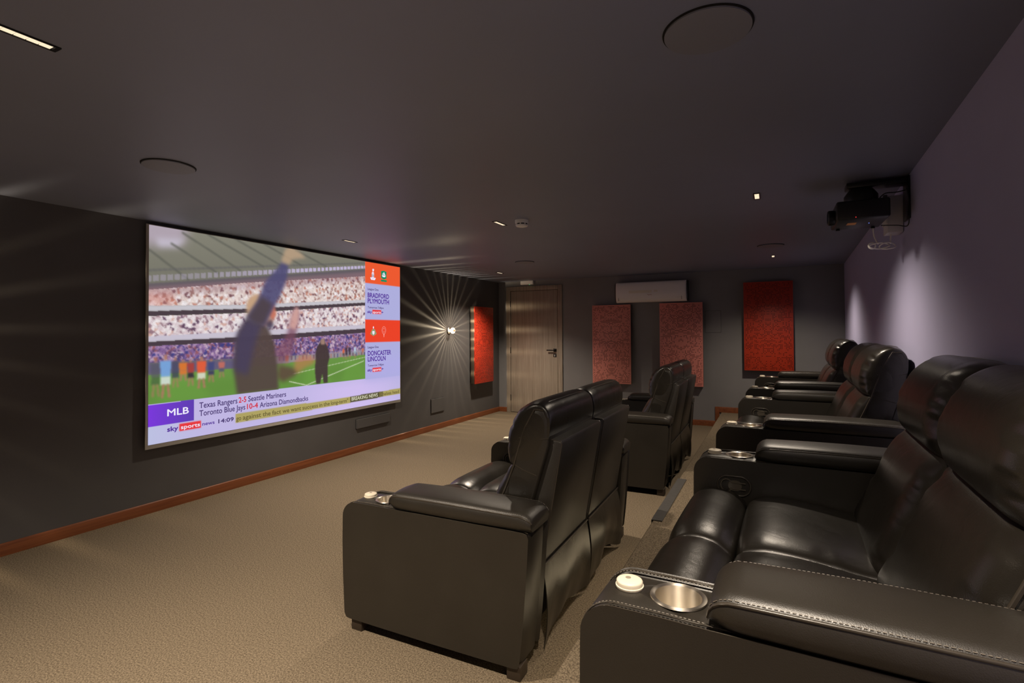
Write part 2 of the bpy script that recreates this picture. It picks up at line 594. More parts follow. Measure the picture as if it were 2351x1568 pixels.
def cushion(mb, ctrl, yc, hw, emax, t0=0.62, puff=0.0, wr=0.0, seed=1, m=84, ns=40, tail=0.0, skew=0.0):
    """ctrl rows (d, z, w): closed outline seen from the side and how far that spot draws in toward the side seams.
    Returns the outline at both side seams."""
    rng = np.random.default_rng(seed)
    P = spline_closed(ctrl, m)
    prof, w = P[:, :2], np.clip(P[:, 2], 0, 1)
    tan = np.roll(prof, -1, 0) - np.roll(prof, 1, 0)
    tan /= np.linalg.norm(tan, axis=1)[:, None] + 1e-9
    nrm = np.stack([tan[:, 1], -tan[:, 0]], 1)
    area = 0.5 * np.sum(prof[:, 0] * np.roll(prof[:, 1], -1) - np.roll(prof[:, 0], -1) * prof[:, 1])
    if area < 0:
        nrm = -nrm
    u = np.linspace(0, 1, m, endpoint=False)
    nz = [noise1(u, rng), noise1(u, rng)]
    th = np.linspace(-math.pi / 2, math.pi / 2, ns)
    ts = 0.55 * np.sin(th) + 0.45 * th / (math.pi / 2)
    rings = []
    for t in ts:
        s = abs(t)
        e = 0.0
        if s > t0:
            q = min(1.0, (s - t0) / (1 - t0))
            e = emax * (1 - math.sqrt(max(0.0, 1 - q * q)))
        win = 0.0
        if s > 0.66:
            q = (s - 0.66) / 0.34
            win = math.sin(math.pi * min(1, q ** 1.4)) ** 1.0
        side = 0 if t < 0 else 1
        disp = w * (-e + puff * (1 - t * t)) + wr * w * win * np.minimum(nz[side], 0.35) 
        pr = prof + nrm * disp[:, None]
        rings.append(np.stack([pr[:, 0], np.full(m, yc + t * hw), pr[:, 1]], 1))
    first, last = rings[0].copy(), rings[-1].copy()
    def cap(r, sgn):
        c = r.mean(0)
        out = []
        for k in (0.93, 0.7, 0.35, 0.02):
            q = c + (r - c) * k
            q[:, 1] = r[:, 1] + sgn * tail * (1 - k * k)
            out.append(q)
        return out
    allr = list(reversed(cap(first, -1))) + rings + cap(last, 1)
    mb.loft([list(map(tuple, r)) for r in allr])
    return first, last, w

def piping_on(mb, ring, w, r=0.0045, off=0.0, thr=0.45, n=6):
    idx = [i for i in range(len(ring)) if w[i] > thr]
    # rotate so that the run is contiguous
    brk = 0
    for k in range(len(idx) - 1):
        if idx[k + 1] - idx[k] > 1:
            brk = k + 1
    idx = idx[brk:] + idx[:brk]
    pts = [ring[i] + np.array([0, off, 0]) for i in idx]
    if len(pts) > 3:
        mb.tube(pts, r, n)

HEAD = [(0.775, 0.778, 0.15), (0.742, 0.806, 0.7), (0.733, 0.875, 1), (0.748, 0.945, 1), (0.785, 1.012, 0.85),
        (0.838, 1.052, 0.5), (0.892, 1.064, 0.3), (0.935, 1.048, 0.25), (0.958, 1.005, 0.15), (0.958, 0.945, 0.05),
        (0.940, 0.890, 0), (0.89, 0.80, 0), (0.83, 0.772, 0.05)]
LUMB = [(0.800, 0.790, 0.1), (0.762, 0.784, 0.35), (0.718, 0.735, 0.9), (0.682, 0.665, 1), (0.650, 0.590, 1), (0.618, 0.510, 1),
        (0.592, 0.445, 0.8), (0.610, 0.405, 0.3), (0.72, 0.40, 0), (0.82, 0.56, 0), (0.885, 0.73, 0), (0.860, 0.780, 0.05)]
SEATR = [(0.235, 0.418, 0.6), (0.255, 0.446, 0.9), (0.33, 0.462, 1), (0.45, 0.456, 1), (0.58, 0.440, 1), (0.70, 0.42, 0.6),
         (0.72, 0.36, 0.2), (0.70, 0.30, 0), (0.45, 0.28, 0), (0.25, 0.30, 0.1), (0.228, 0.37, 0.4)]
SEATF = [(0.018, 0.12, 0.3), (0.006, 0.22, 0.8), (-0.004, 0.33, 1), (0.004, 0.405, 1), (0.035, 0.450, 1), (0.095, 0.470, 1),
         (0.165, 0.462, 1), (0.210, 0.436, 0.9), (0.230, 0.400, 0.5), (0.225, 0.30, 0), (0.20, 0.16, 0), (0.10, 0.10, 0)]

ARM_W, PITCH = 0.20, 1.45
ARM_Z = 0.585
SEAT_HW = (PITCH - ARM_W) / 4 - 0.003

def arm_outline(m=6):
    """side outline of an arm (d, z), front top rounded, back leaning"""
    pts = [(0.040, 0.052), (0.022, 0.056), (0.012, 0.075)]
    pts += [(0.003, 0.25), (0.0, 0.40), (0.001, 0.49)]
    c = (0.074, ARM_Z - 0.072)
    for k in range(1, 9):
        a = math.pi - k * (math.pi / 2) / 8
        pts.append((c[0] + 0.073 * math.cos(a), c[1] + 0.072 * math.sin(a)))
    pts += [(0.16, ARM_Z + 0.001), (0.25, ARM_Z), (0.40, ARM_Z), (0.60, ARM_Z), (0.80, ARM_Z), (0.920, ARM_Z - 0.001)]
    pts += [(0.940, ARM_Z - 0.006), (0.947, ARM_Z - 0.022), (0.937, 0.40), (0.920, 0.20), (0.905, 0.07), (0.897, 0.055), (0.875, 0.052), (0.5, 0.050)]
    return np.array(pts)

def inset(poly, e):
    n = len(poly)
    t = np.roll(poly, -1, 0) - np.roll(poly, 1, 0)
    t /= np.linalg.norm(t, axis=1)[:, None] + 1e-9
    nr = np.stack([t[:, 1], -t[:, 0]], 1)
    area = 0.5 * np.sum(poly[:, 0] * np.roll(poly[:, 1], -1) - np.roll(poly[:, 0], -1) * poly[:, 1])
    if area < 0:
        nr = -nr
    return poly - nr * e

def boolean_cut(me, cutter_mb):
    tmp = bpy.data.objects.new('tmp_a', me)
    COL.objects.link(tmp)
    cm = make_mesh('tmp_c', cutter_mb)
    tc = bpy.data.objects.new('tmp_c', cm)
    COL.objects.link(tc)
    md = tmp.modifiers.new('cut', 'BOOLEAN')
    md.operation = 'DIFFERENCE'
    md.object = tc
    md.solver = 'EXACT'
    dg = bpy.context.evaluated_depsgraph_get()
    out = bpy.data.meshes.new_from_object(tmp.evaluated_get(dg))
    bpy.data.objects.remove(tmp)
    bpy.data.objects.remove(tc)
    bpy.data.meshes.remove(cm)
    return out

CUP_D, PUCK_D = 0.188, 0.078

def build_loveseat(ks, label, seed, flap=True, bsh=0.0, rear=2.0):
    """two-seat recliner; local x = depth from the front edge (scaled by ks), y across, z up"""
    root = thing('loveseat_recliner', label, 'recliner', group='two-seat recliners in the home cinema')
    def K(mb):
        mb.v = [(p[0] * ks, p[1], p[2]) for p in mb.v]
        return mb
    # ---- arms
    base = arm_outline()
    hw = ARM_W / 2
    r = 0.014
    rings = []
    for k in range(7):
        a = (math.pi / 2) * k / 6
        rings.append((-hw + r * (1 - math.sin(a)), inset(base, r * (1 - math.cos(a)))) if False else
                     (-hw + r * (1 - math.cos(math.pi / 2 - a)) , inset(base, r * (1 - math.sin(a)))))
    rings.sort(key=lambda q: q[0])
    L = rings + [(-0.05, base), (0.0, base), (0.05, base)] + [(-y, p) for y, p in reversed(rings)]
    arm = MB()
    arm.loft([[(p[0], y, p[1]) for p in poly] for y, poly in L])
    arm_me = make_mesh('armrest', K(arm), 40)
    cut = MB().lathe([(0.0535, -0.085), (0.0535, 0.05)], (CUP_D, 0, ARM_Z), 'z', 48)
    arm_me = boolean_cut(arm_me, K(cut))
    for poly in arm_me.polygons:
        poly.use_smooth = True
    arm_me.name = 'armrest'
    arm_me.materials.clear()
    arm_me.materials.append(M['leather'])
    # shared sub-part meshes
    pad = MB()
    st = [0.0, 0.004, 0.012, 0.024, 0.04, 0.065, 0.10, 0.16, 0.24, 0.34, 0.44, 0.54, 0.62, 0.665, 0.69, 0.704, 0.712, 0.716]
    padr = []
    seamL, seamR = [], []
    d0 = 0.258
    for d in st:
        f = min(1.0, d / 0.05)
        hgt = 0.032 + (0.074 - 0.032) * math.sqrt(max(0, 1 - (1 - f) ** 2))
        hgt += 0.006 * math.sin(math.pi * d / 0.716)
        bk = max(0.0, (d - 0.665) / 0.051)
        hgt *= math.sqrt(max(0.0, 1 - 0.55 * bk * bk))
        wd = 0.099 - 0.016 * (1 - f) ** 2 - 0.010 * bk * bk + 0.006 * math.sin(math.pi * min(1, d / 0.716))
        lo = 0.010 * (1 - f)
        z0 = ARM_Z + lo - 0.001
        zs = ARM_Z + hgt - 0.020      # the seam line
        zt = ARM_Z + hgt
        ring = [(-wd * 0.86, z0), (-wd * 0.97, z0 + 0.010), (-wd * 1.035, z0 * 0.5 + zs * 0.5), (-wd * 1.0, zs), (-wd * 0.93, zs + 0.010),
                (-wd * 0.75, zt - 0.0035), (-wd * 0.4, zt), (0, zt + 0.0015), (wd * 0.4, zt), (wd * 0.75, zt - 0.0035),
                (wd * 0.93, zs + 0.010), (wd * 1.0, zs), (wd * 1.035, z0 * 0.5 + zs * 0.5), (wd * 0.97, z0 + 0.010), (wd * 0.86, z0)]
        padr.append([(d0 + d * 0.975, y, z) for y, z in ring])
        seamL.append((d0 + d * 0.975, -wd * 0.985, zs + 0.003))
        seamR.append((d0 + d * 0.975, wd * 0.985, zs + 0.003))
    pad.loft(padr)
    pad_me = make_mesh('armrest_pad', K(pad), 60)
    seam_me = {-1: make_mesh('pad_piping', K(MB().tube(seamL, 0.0035, 6)), 60), 1: make_mesh('pad_piping', K(MB().tube(seamR, 0.0035, 6)), 60)}
    # double piping round the arm's side panels, and the stitches beside it
    run = base[2:21]
    fine = []
    for i in range(len(run) - 1):
        for t in np.linspace(0, 1, 6, endpoint=False):
            fine.append(run[i] * (1 - t) + run[i + 1] * t)
    fine.append(run[-1])
    fine = np.array(fine)
    run_in = inset(base, 0.004)
    fi = []
    rr = run_in[2:21]
    for i in range(len(rr) - 1):
        for t in np.linspace(0, 1, 6, endpoint=False):
            fi.append(rr[i] * (1 - t) + rr[i + 1] * t)
    fi.append(rr[-1])
    shared = [('armrest_pad', pad_me, 'leather')]
    for s in (-1, 1):
        shared.append(('piping', make_mesh('piping', K(MB().tube([(p[0], s * (hw - 0.0045), p[1]) for p in fi], 0.0030, 6)), 60), 'piping'))
        shared.append(('piping', make_mesh('piping', K(MB().tube([(p[0], s * (hw - 0.0145), p[1]) for p in fine], 0.0018, 6)), 60), 'piping'))
    stt = {-1: MB(), 1: MB()}
    seg = np.linalg.norm(np.diff(fine, axis=0), axis=1)
    acc = np.concatenate([[0], np.cumsum(seg)])
    for q in np.arange(0.30, min(acc[-1], 1.05), 0.0085):
        px, pz = np.interp(q, acc, fine[:, 0]), np.interp(q, acc, fine[:, 1])
        qx, qz = np.interp(q + 0.005, acc, fine[:, 0]), np.interp(q + 0.005, acc, fine[:, 1])
        for s in (-1, 1):
            y = s * (hw - 0.021)
            stt[s].tube([(px, y, pz + 0.0004), (qx, y, qz + 0.0004)], 0.0011, 4)
    sd = np.array(seamL)
    for s in (-1, 1):
        for k in range(len(sd) - 1):
            ln = np.linalg.norm(sd[k + 1] - sd[k])
            nn = max(1, int(ln / 0.0085))
            for j in range(nn):
                a_ = sd[k] + (sd[k + 1] - sd[k]) * (j / nn)
                b_ = sd[k] + (sd[k + 1] - sd[k]) * ((j + 0.6) / nn)
                if a_[0] > 0.95:
                    continue
                stt[s].tube([(a_[0], s * abs(a_[1]) * 0.955, a_[2] + 0.0062), (b_[0], s * abs(b_[1]) * 0.955, b_[2] + 0.0062)], 0.0011, 4)
    for s in (-1, 1):
        shared.append(('stitching', make_mesh('stitching', K(stt[s]), None), 'thread'))
        shared.append(('pad_piping', seam_me[s], 'piping'))
    cup = MB().lathe([(0.0, -0.078), (0.046, -0.078), (0.0475, -0.072), (0.0475, -0.004), (0.0485, 0.0015), (0.053, 0.0035), (0.0585, 0.0025), (0.0595, 0.0), (0.0585, -0.001),
                      (0.0525, -0.001), (0.0510, -0.075), (0.05, -0.081), (0.0, -0.081)],
                     (CUP_D * ks, 0, ARM_Z + 0.0015), 'z', 48)
    cup_me = make_mesh('cup_holder', cup, 50)
    leg_me = make_mesh('leg', MB().box((-0.03, -0.035, 0), (0.03, 0.035, 0.056), 0.003), 30)
    # recline lever: oval ring let into the inner face of the arm with a C-shaped pull
    def oval(a, bb, y, n=36):
        L_ = a - bb
        out = []
        for k in range(n):
            t = 2 * math.pi * k / n
            out.append((bb * math.cos(t) + (L_ if math.cos(t) > 0 else -L_), y, bb * math.sin(t)))
        return out
    for side in (-1, 1):
        ao = link('armrest', arm_me, None, root)
        ao.location = (0, side * PITCH / 2, 0)
        for nm, me_, mt in shared + [('cup_holder', cup_me, 'steel')]:
            if not me_.materials:
                me_.materials.append(M[mt])
            so = link(nm, me_, None, ao)
            if nm == 'cup_holder':
                so['label'] = 'round brushed steel cup holder'
        for d in (0.075, 0.875):
            lo = link('leg', leg_me, M['leg'] if not leg_me.materials else None, root)
            lo.location = (d * ks, side * (PITCH / 2 + 0.055), 0)
        yin = side * (PITCH / 2 - hw)
        s = -side
        lev = MB()
        cx, cz = 0.172 * ks, 0.470
        lev.tube([(cx + p[0], yin + s * 0.002 + 0 * p[1], cz + p[2]) for p in oval(0.068, 0.042, 0)], 0.0045, 8, closed=True)
        lv = obj('recline_lever', lev, M['piping'], root, 60)
        hb = MB()
        ring1 = [(cx + p[0], yin + s * 0.0008, cz + p[2]) for p in oval(0.066, 0.040, 0)]
        hb.add(ring1, [tuple(range(len(ring1)))])
        obj('lever_recess', hb, M['lever_dark'], lv)
        hp = MB()
        c1 = [(cx - 0.030 + 0.024 * math.cos(t), yin + s * 0.004, cz + 0.027 * math.sin(t)) for t in np.linspace(0.25 * math.pi, 1.75 * math.pi, 16)]
        hp.tube([(cx + 0.048, yin + s * 0.004, cz + 0.014)] + [(cx - 0.003, yin + s * 0.004, cz + 0.014)] + c1 + [(cx - 0.003, yin + s * 0.004, cz - 0.014), (cx + 0.048, yin + s * 0.004, cz - 0.014)], 0.0035, 6)
        ov = oval(0.030, 0.024, 0, 24)
        hp.loft([[(cx + 0.004 + p[0], yin + s * 0.0012, cz + p[2]) for p in ov], [(cx + 0.004 + p[0] * 0.93, yin + s * 0.005, cz + p[2] * 0.93) for p in ov]])
        obj('lever_pull', hp, M['lever'], lv, 50)
    # ---- base between the arms
    yi = PITCH / 2 - hw
    obj('seat_base', K(MB().box((0.06, -yi, 0.065), (0.84, yi, 0.29), 0.004)), M['underside'], root)
    # ---- two seats
    for q, side in enumerate((-1, 1)):
        yc = side * (SEAT_HW + 0.003)
        mb = MB()
        e0, e1, w = cushion(mb, SEATF, yc, SEAT_HW, 0.026, 0.60, 0.004, 0.003, seed + q * 7 + 1, tail=0.0)
        fo = obj('footrest', K(mb), M['soft'], root, 50)
        mb = MB()
        e0, e1, w = cushion(mb, SEATR, yc, SEAT_HW, 0.030, 0.58, 0.006, 0.003, seed + q * 7 + 2, tail=0.0)
        obj('seat_cushion', K(mb), M['soft'], root, 50)
        # shell of the backrest
        sh = np.array([(0.952, 0.905), (0.845, 0.605), (0.790, 0.40), (0.800, 0.30), (0.885, 0.30), (0.912, 0.37), (0.962, 0.65), (1.004, 0.890), (0.997, 0.902)])
        sh[:, 0] = np.minimum(sh[:, 0] + bsh, rear)
        hs = SEAT_HW - 0.024
        mb = MB()
        rs = [(-hs, inset(sh, 0.007)), (-hs + 0.002, inset(sh, 0.003)), (-hs + 0.007, sh), (0.0, sh), (hs - 0.007, sh), (hs - 0.002, inset(sh, 0.003)), (hs, inset(sh, 0.007))]
        mb.loft([[(p[0], yc + y, p[1]) for p in poly] for y, poly in rs])
        br = obj('backrest', K(mb), M['leather'], root, 45)
        for s2 in (-1, 1):
            mb = MB()
            mb.tube([(p[0], yc + s2 * (hs - 0.003), p[1]) for p in inset(sh, 0.002)[[5, 6, 7, 8, 0, 1, 2]]], 0.003, 6)
            obj('piping', K(mb), M['piping'], br, 60)
        hwid = SEAT_HW - 0.006
        # upholstered core whose sides show between the cushion seams and the shell
        core = np.array([(0.884, 1.034), (0.842, 0.960), (0.806, 0.860), (0.784, 0.785), (0.745, 0.690), (0.690, 0.565), (0.645, 0.455),
                         (0.700, 0.420), (0.800, 0.420), (0.870, 0.620), (0.952, 0.880), (0.952, 0.990), (0.930, 1.032)])
        core[:, 0] = core[:, 0] + bsh
        for s2 in (-1, 1):
            for sp_ in (((0.812, 0.905), (0.88, 0.902), (0.950, 0.912)), ((0.792, 0.786), (0.840, 0.765), (0.895, 0.750))):
                obj('cushion_piping', K(MB().tube([(p[0] + bsh, yc + s2 * (hwid + 0.0015), p[1]) for p in sp_], 0.0028, 6)), M['piping'], br, 60)
        mb = MB()
        hc = hwid + 0.0025
        for s2 in (-1, 1):
            obj('cushion_piping', K(MB().tube([(p[0], yc + s2 * (hwid - 0.0005), p[1]) for p in inset(core, 0.003)[[12, 0, 1, 2, 3, 4, 5, 6]]], 0.0056, 6)), M['piping'], br, 60)
        mb.loft([[(p[0], yc + y, p[1]) for p in poly] for y, poly in
                 ((-hc, inset(core, 0.012)), (-hc + 0.004, inset(core, 0.004)), (-hc + 0.012, core), (hc - 0.012, core), (hc - 0.004, inset(core, 0.004)), (hc, inset(core, 0.012)))])
        obj('side_gusset', K(mb), M['leather'], br, 50)
        for nm, prof, emx, sd_ in (('head_cushion', HEAD, 0.052, 3), ('lumbar_cushion', LUMB, 0.052, 4)):
            prof = [(p[0] + bsh, p[1], p[2]) for p in prof]
            mb = MB()
            e0, e1, w = cushion(mb, prof, yc, hwid, emx, 0.68, 0.004, 0.0095, seed + q * 7 + sd_, m=120, ns=48, tail=0.006)
            co = obj(nm, K(mb), M['soft'], br, 60)
        if nm and True:
            # seam across the back of the head cushion
            pm = MB()
            ys = np.linspace(-hwid * 0.86, hwid * 0.86, 24)
            pts = [(bsh + 0.926 - 0.020 * (abs(y) / hwid) ** 4, yc + y, 1.0585 - 0.012 * (abs(y) / hwid) ** 4) for y in ys]
            pm.tube(pts, 0.004, 6)
            obj('cushion_piping', K(pm), M['piping'], br, 60)
        if flap:
            # loose leather flap hanging behind the mechanism
            rng = np.random.default_rng(seed + 50 + q)
            nu, nv = 30, 18
            front, back = [], []
            ph = rng.uniform(0, 6.28, 6)
            for j in range(nv):
                v = j / (nv - 1)
                for i in range(nu):
                    uu = i / (nu - 1)
                    y = yc + (uu - 0.5) * 2 * (hs + 0.014)
                    zb = 0.035 + 0.055 * math.sin(math.pi * uu) ** 2 + 0.010 * math.sin(9 * uu + ph[3])
                    z = 0.372 + (zb - 0.372) * v
                    fold = v * (0.008 * math.sin(9 * uu + ph[0] + 1.5 * v) + 0.005 * math.sin(19 * uu + ph[1] + 3 * v) * max(0.0, v - 0.2))
                    x = 0.918 + 0.028 * math.sin(math.pi * min(1, v * 0.8)) - 0.012 * v + fold - 0.01 * math.sin(math.pi * uu) * v
                    front.append((x, y, z))
                    back.append((x - 0.004, y, z))
            mb = MB()
            fs = []
            off = nu * nv
            for j in range(nv - 1):
                for i in range(nu - 1):
                    a_, b_, c_, d_ = j * nu + i, j * nu + i + 1, (j + 1) * nu + i + 1, (j + 1) * nu + i
                    fs.append((a_, b_, c_, d_))
                    fs.append((off + d_, off + c_, off + b_, off + a_))
            for j in range(nv - 1):
                for i in (0, nu - 1):
                    a_, d_ = j * nu + i, (j + 1) * nu + i
                    fs.append((a_, d_, off + d_, off + a_))
            for i in range(nu - 1):
                for j in (0, nv - 1):
                    a_, b_ = j * nu + i, j * nu + i + 1
                    fs.append((a_, b_, off + b_, off + a_))
            mb.add(front + back, fs)
            fl = obj('back_flap', K(mb), M['soft'], root, 60)
            pm = MB()
            pm.tube([(p[0] + 0.002, p[1], p[2]) for p in front[:nu]], 0.004, 6)
            obj('piping', K(pm), M['piping'], fl, 60)
    return root

KF, KB = 1.0, 1.0
seat_a = build_loveseat(KF, 'black leather two-seat recliner on carpet in front row, tall side panel facing the camera', 11)
seat_a.location = (-1.808, 2.640, 0)
seat_a.rotation_euler = (0, 0, 0.010)
seat_b = copy_tree(seat_a)
seat_b.location = (-1.735, 5.225, 0)
seat_b['label'] = 'black leather two-seat recliner on carpet, seen from behind against the pink perforated panels'
def row_x(y):
    return -0.405 + 0.0265 * y
u1 = build_loveseat(KB, 'black leather two-seat recliner on the platform, its lit cup holder arm largest in view', 101, flap=False, bsh=0.022, rear=0.945)
rowy = (1.893, 4.192, 6.530)
u1.location = (row_x(rowy[0]), rowy[0], HP)
u1.rotation_euler = (0, 0, ROW_ANG)
u2 = copy_tree(u1)
u2.location = (row_x(rowy[1]), rowy[1], HP)
u2['label'] = 'black leather two-seat recliner on the platform, the middle one along the projector wall'
u3 = copy_tree(u1)
u3.location = (row_x(rowy[2]), rowy[2], HP)
u3['label'] = 'black leather two-seat recliner on the platform, farthest, under the dark red perforated panel'

# ------------------------------------------------------------------ white pucks on the arms
def make_puck():
    t = thing('call_button', '', 'call button', group='white call buttons on the recliner arms')
    mb = MB().lathe([(0.0, 0.0), (0.0300, 0.0), (0.0310, 0.002), (0.0310, 0.0055), (0.0290, 0.0065), (0.0290, 0.0130), (0.0280, 0.0155), (0.0250, 0.0172), (0.015, 0.0180), (0.0, 0.0182)], (0, 0, 0), 'z', 36)
    obj('button_body', mb, M['puck'], t, 50)
    mb = MB().lathe([(0.0, 0.0178), (0.0062, 0.0178), (0.0062, 0.0186), (0.0, 0.0187)], (-0.004, 0.004, 0), 'z', 20)
    o = obj('symbol', mb, M['pucksym'], t)
    return t
PUCKS = [(seat_a, KF, -1, 'round white call button on the front recliner arm nearest the camera'),
         (seat_a, KF, 1, 'white call button on the far arm of the front recliner showing its side panel'),
         (seat_b, KF, -1, 'white call button hidden on the near arm of the recliner before the pink panels'),
         (seat_b, KF, 1, 'white call button on the far arm of the recliner before the pink panels'),
         (u1, KB, -1, 'largest round white call button, by the lit cup holder at the bottom'),
         (u1, KB, 1, 'white call button on the dark arm with a recline lever, on the nearest platform recliner'),
         (u2, KB, -1, 'white call button on the near arm of the middle platform recliner'),
         (u2, KB, 1, 'white call button on the far arm of the middle platform recliner'),
         (u3, KB, -1, 'white call button on the near arm of the farthest platform recliner'),
         (u3, KB, 1, 'white call button on the arm right under the dark red panel')]
puck0 = make_puck()
for i, (seat, ks, side, lab) in enumerate(PUCKS):
    p = puck0 if i == 0 else copy_tree(puck0)
    a = seat.rotation_euler[2]
    lx, ly = PUCK_D * ks + 0.004, side * PITCH / 2
    p.location = (seat.location[0] + lx * math.cos(a) - ly * math.sin(a), seat.location[1] + lx * math.sin(a) + ly * math.cos(a), seat.location[2] + ARM_Z - 0.0005)
    p['label'] = lab

# ------------------------------------------------------------------ acoustic panels
def acoustic_panel(loc, rz, face_mat, label, w=0.606, h=1.218, depth=0.10):
    t = thing('acoustic_panel', label, 'acoustic panel', loc, rz, 'perforated acoustic panels on the walls')
    mb = MB().box((0.0225, -w / 2 + 0.002, -h / 2 + 0.002), (depth - 0.012, w / 2 - 0.002, h / 2 - 0.002), 0.002)
    obj('panel_box', mb, M['panel_side'], t, 30)
    mb = MB().box((depth - 0.012, -w / 2, -h / 2), (depth, w / 2, h / 2), 0.0015)
    obj('perforated_face', mb, face_mat, t, 30)
    return t
acoustic_panel((XL, 7.305, 1.168), 0, M['red_bright'], 'bright red panel on the screen wall between the glowing sconce and the door')
R_ = -math.pi / 2
acoustic_panel((-2.245, YD, 1.172), R_, M['red_hazed'], 'pink-hazed red perforated panel nearest the door, below left end of air conditioner')
acoustic_panel((-1.205, YD, 1.175), R_, M['red_hazed2'], 'pink-hazed red perforated panel partly behind a recliner, below right end of air conditioner')
acoustic_panel((-0.060, YD, 1.428), R_, M['red_dark'], 'dark red perforated panel hung higher beside the projector wall corner')

# ------------------------------------------------------------------ air conditioner
t = thing('air_conditioner', 'white split air conditioner on dark wall above two pink perforated panels', 'air conditioner', (-1.630, YD, 1.960), 0)
W2 = 0.520
prof = [(0.0, -0.135), (0.06, -0.152), (0.115, -0.155), (0.150, -0.145), (0.178, -0.115), (0.192, -0.06), (0.196, 0.0), (0.192, 0.08), (0.184, 0.128), (0.172, 0.146), (0.150, 0.152), (0.0, 0.152)]
def ac_ring(x, k):
    return [(x, -(d * k), z * (0.97 + 0.03 * k)) for d, z in prof]
mb = MB().loft([ac_ring(-W2, 0.88), ac_ring(-W2 + 0.006, 0.95), ac_ring(-W2 + 0.018, 0.99), ac_ring(-W2 + 0.035, 1.0), ac_ring(W2 - 0.035, 1.0), ac_ring(W2 - 0.018, 0.99), ac_ring(W2 - 0.006, 0.95), ac_ring(W2, 0.88)])
body = obj('body', mb, M['white_gloss'], t, 50)
mb = MB()
for s in (-1, 1):
    mb.loft([[(s * (W2 - 0.001), -d * 0.89, z) for d, z in prof], [(s * (W2 + 0.012), -d * 0.84, z * 0.97) for d, z in prof]])
obj('end_cap', mb, M['black'], t, 40)
def ac_front(z):
    ds = [p[0] for p in prof[2:10]]
    zs = [p[1] for p in prof[2:10]]
    return float(np.interp(z, zs, ds))
def ac_strip(x0, x1, z0, z1, lift=0.002, n=6):
    mb = MB()
    zs = np.linspace(z0, z1, n)
    mb.loft([[(x, -(ac_front(z) + lift), z) for z in zs] + [(x, -(ac_front(z) - 0.004), z) for z in zs[::-1]] for x in (x0, x1)])
    return mb
obj('louver', ac_strip(-W2 + 0.055, W2 - 0.075, -0.144, -0.098, 0.003), M['white'], t, 50)
o = obj('display_reflection', ac_strip(-0.310, 0.030, -0.018, 0.022, 0.0015), plain('pale_reflection', (0.85, 0.80, 0.70), 0.15), t, 50)  # bright reflection on the display window, painted as a pale colour
o = obj('display_button', ac_strip(0.062, 0.115, -0.010, 0.022, 0.0015), plain('pale_display_b', (0.85, 0.80, 0.70), 0.15), t, 50)
mb = MB()
xs = np.linspace(-0.035, 0.030, 26)
mb.tube([(x, -(ac_front(-0.048) + 0.002), -0.048 + 0.006 * math.sin(150 * x) * math.exp(-20 * (x + 0.035))) for x in xs], 0.0022, 5)
obj('maker_mark', mb, M['redmark'], t)
mb = MB()
for x0 in (-W2 + 0.048, W2 - 0.068):
    mb.box((x0, -(ac_front(-0.09) + 0.003), -0.128), (x0 + 0.003, -(ac_front(-0.09) - 0.006), -0.078))
obj('louver_joint', mb, M['gap'], t)

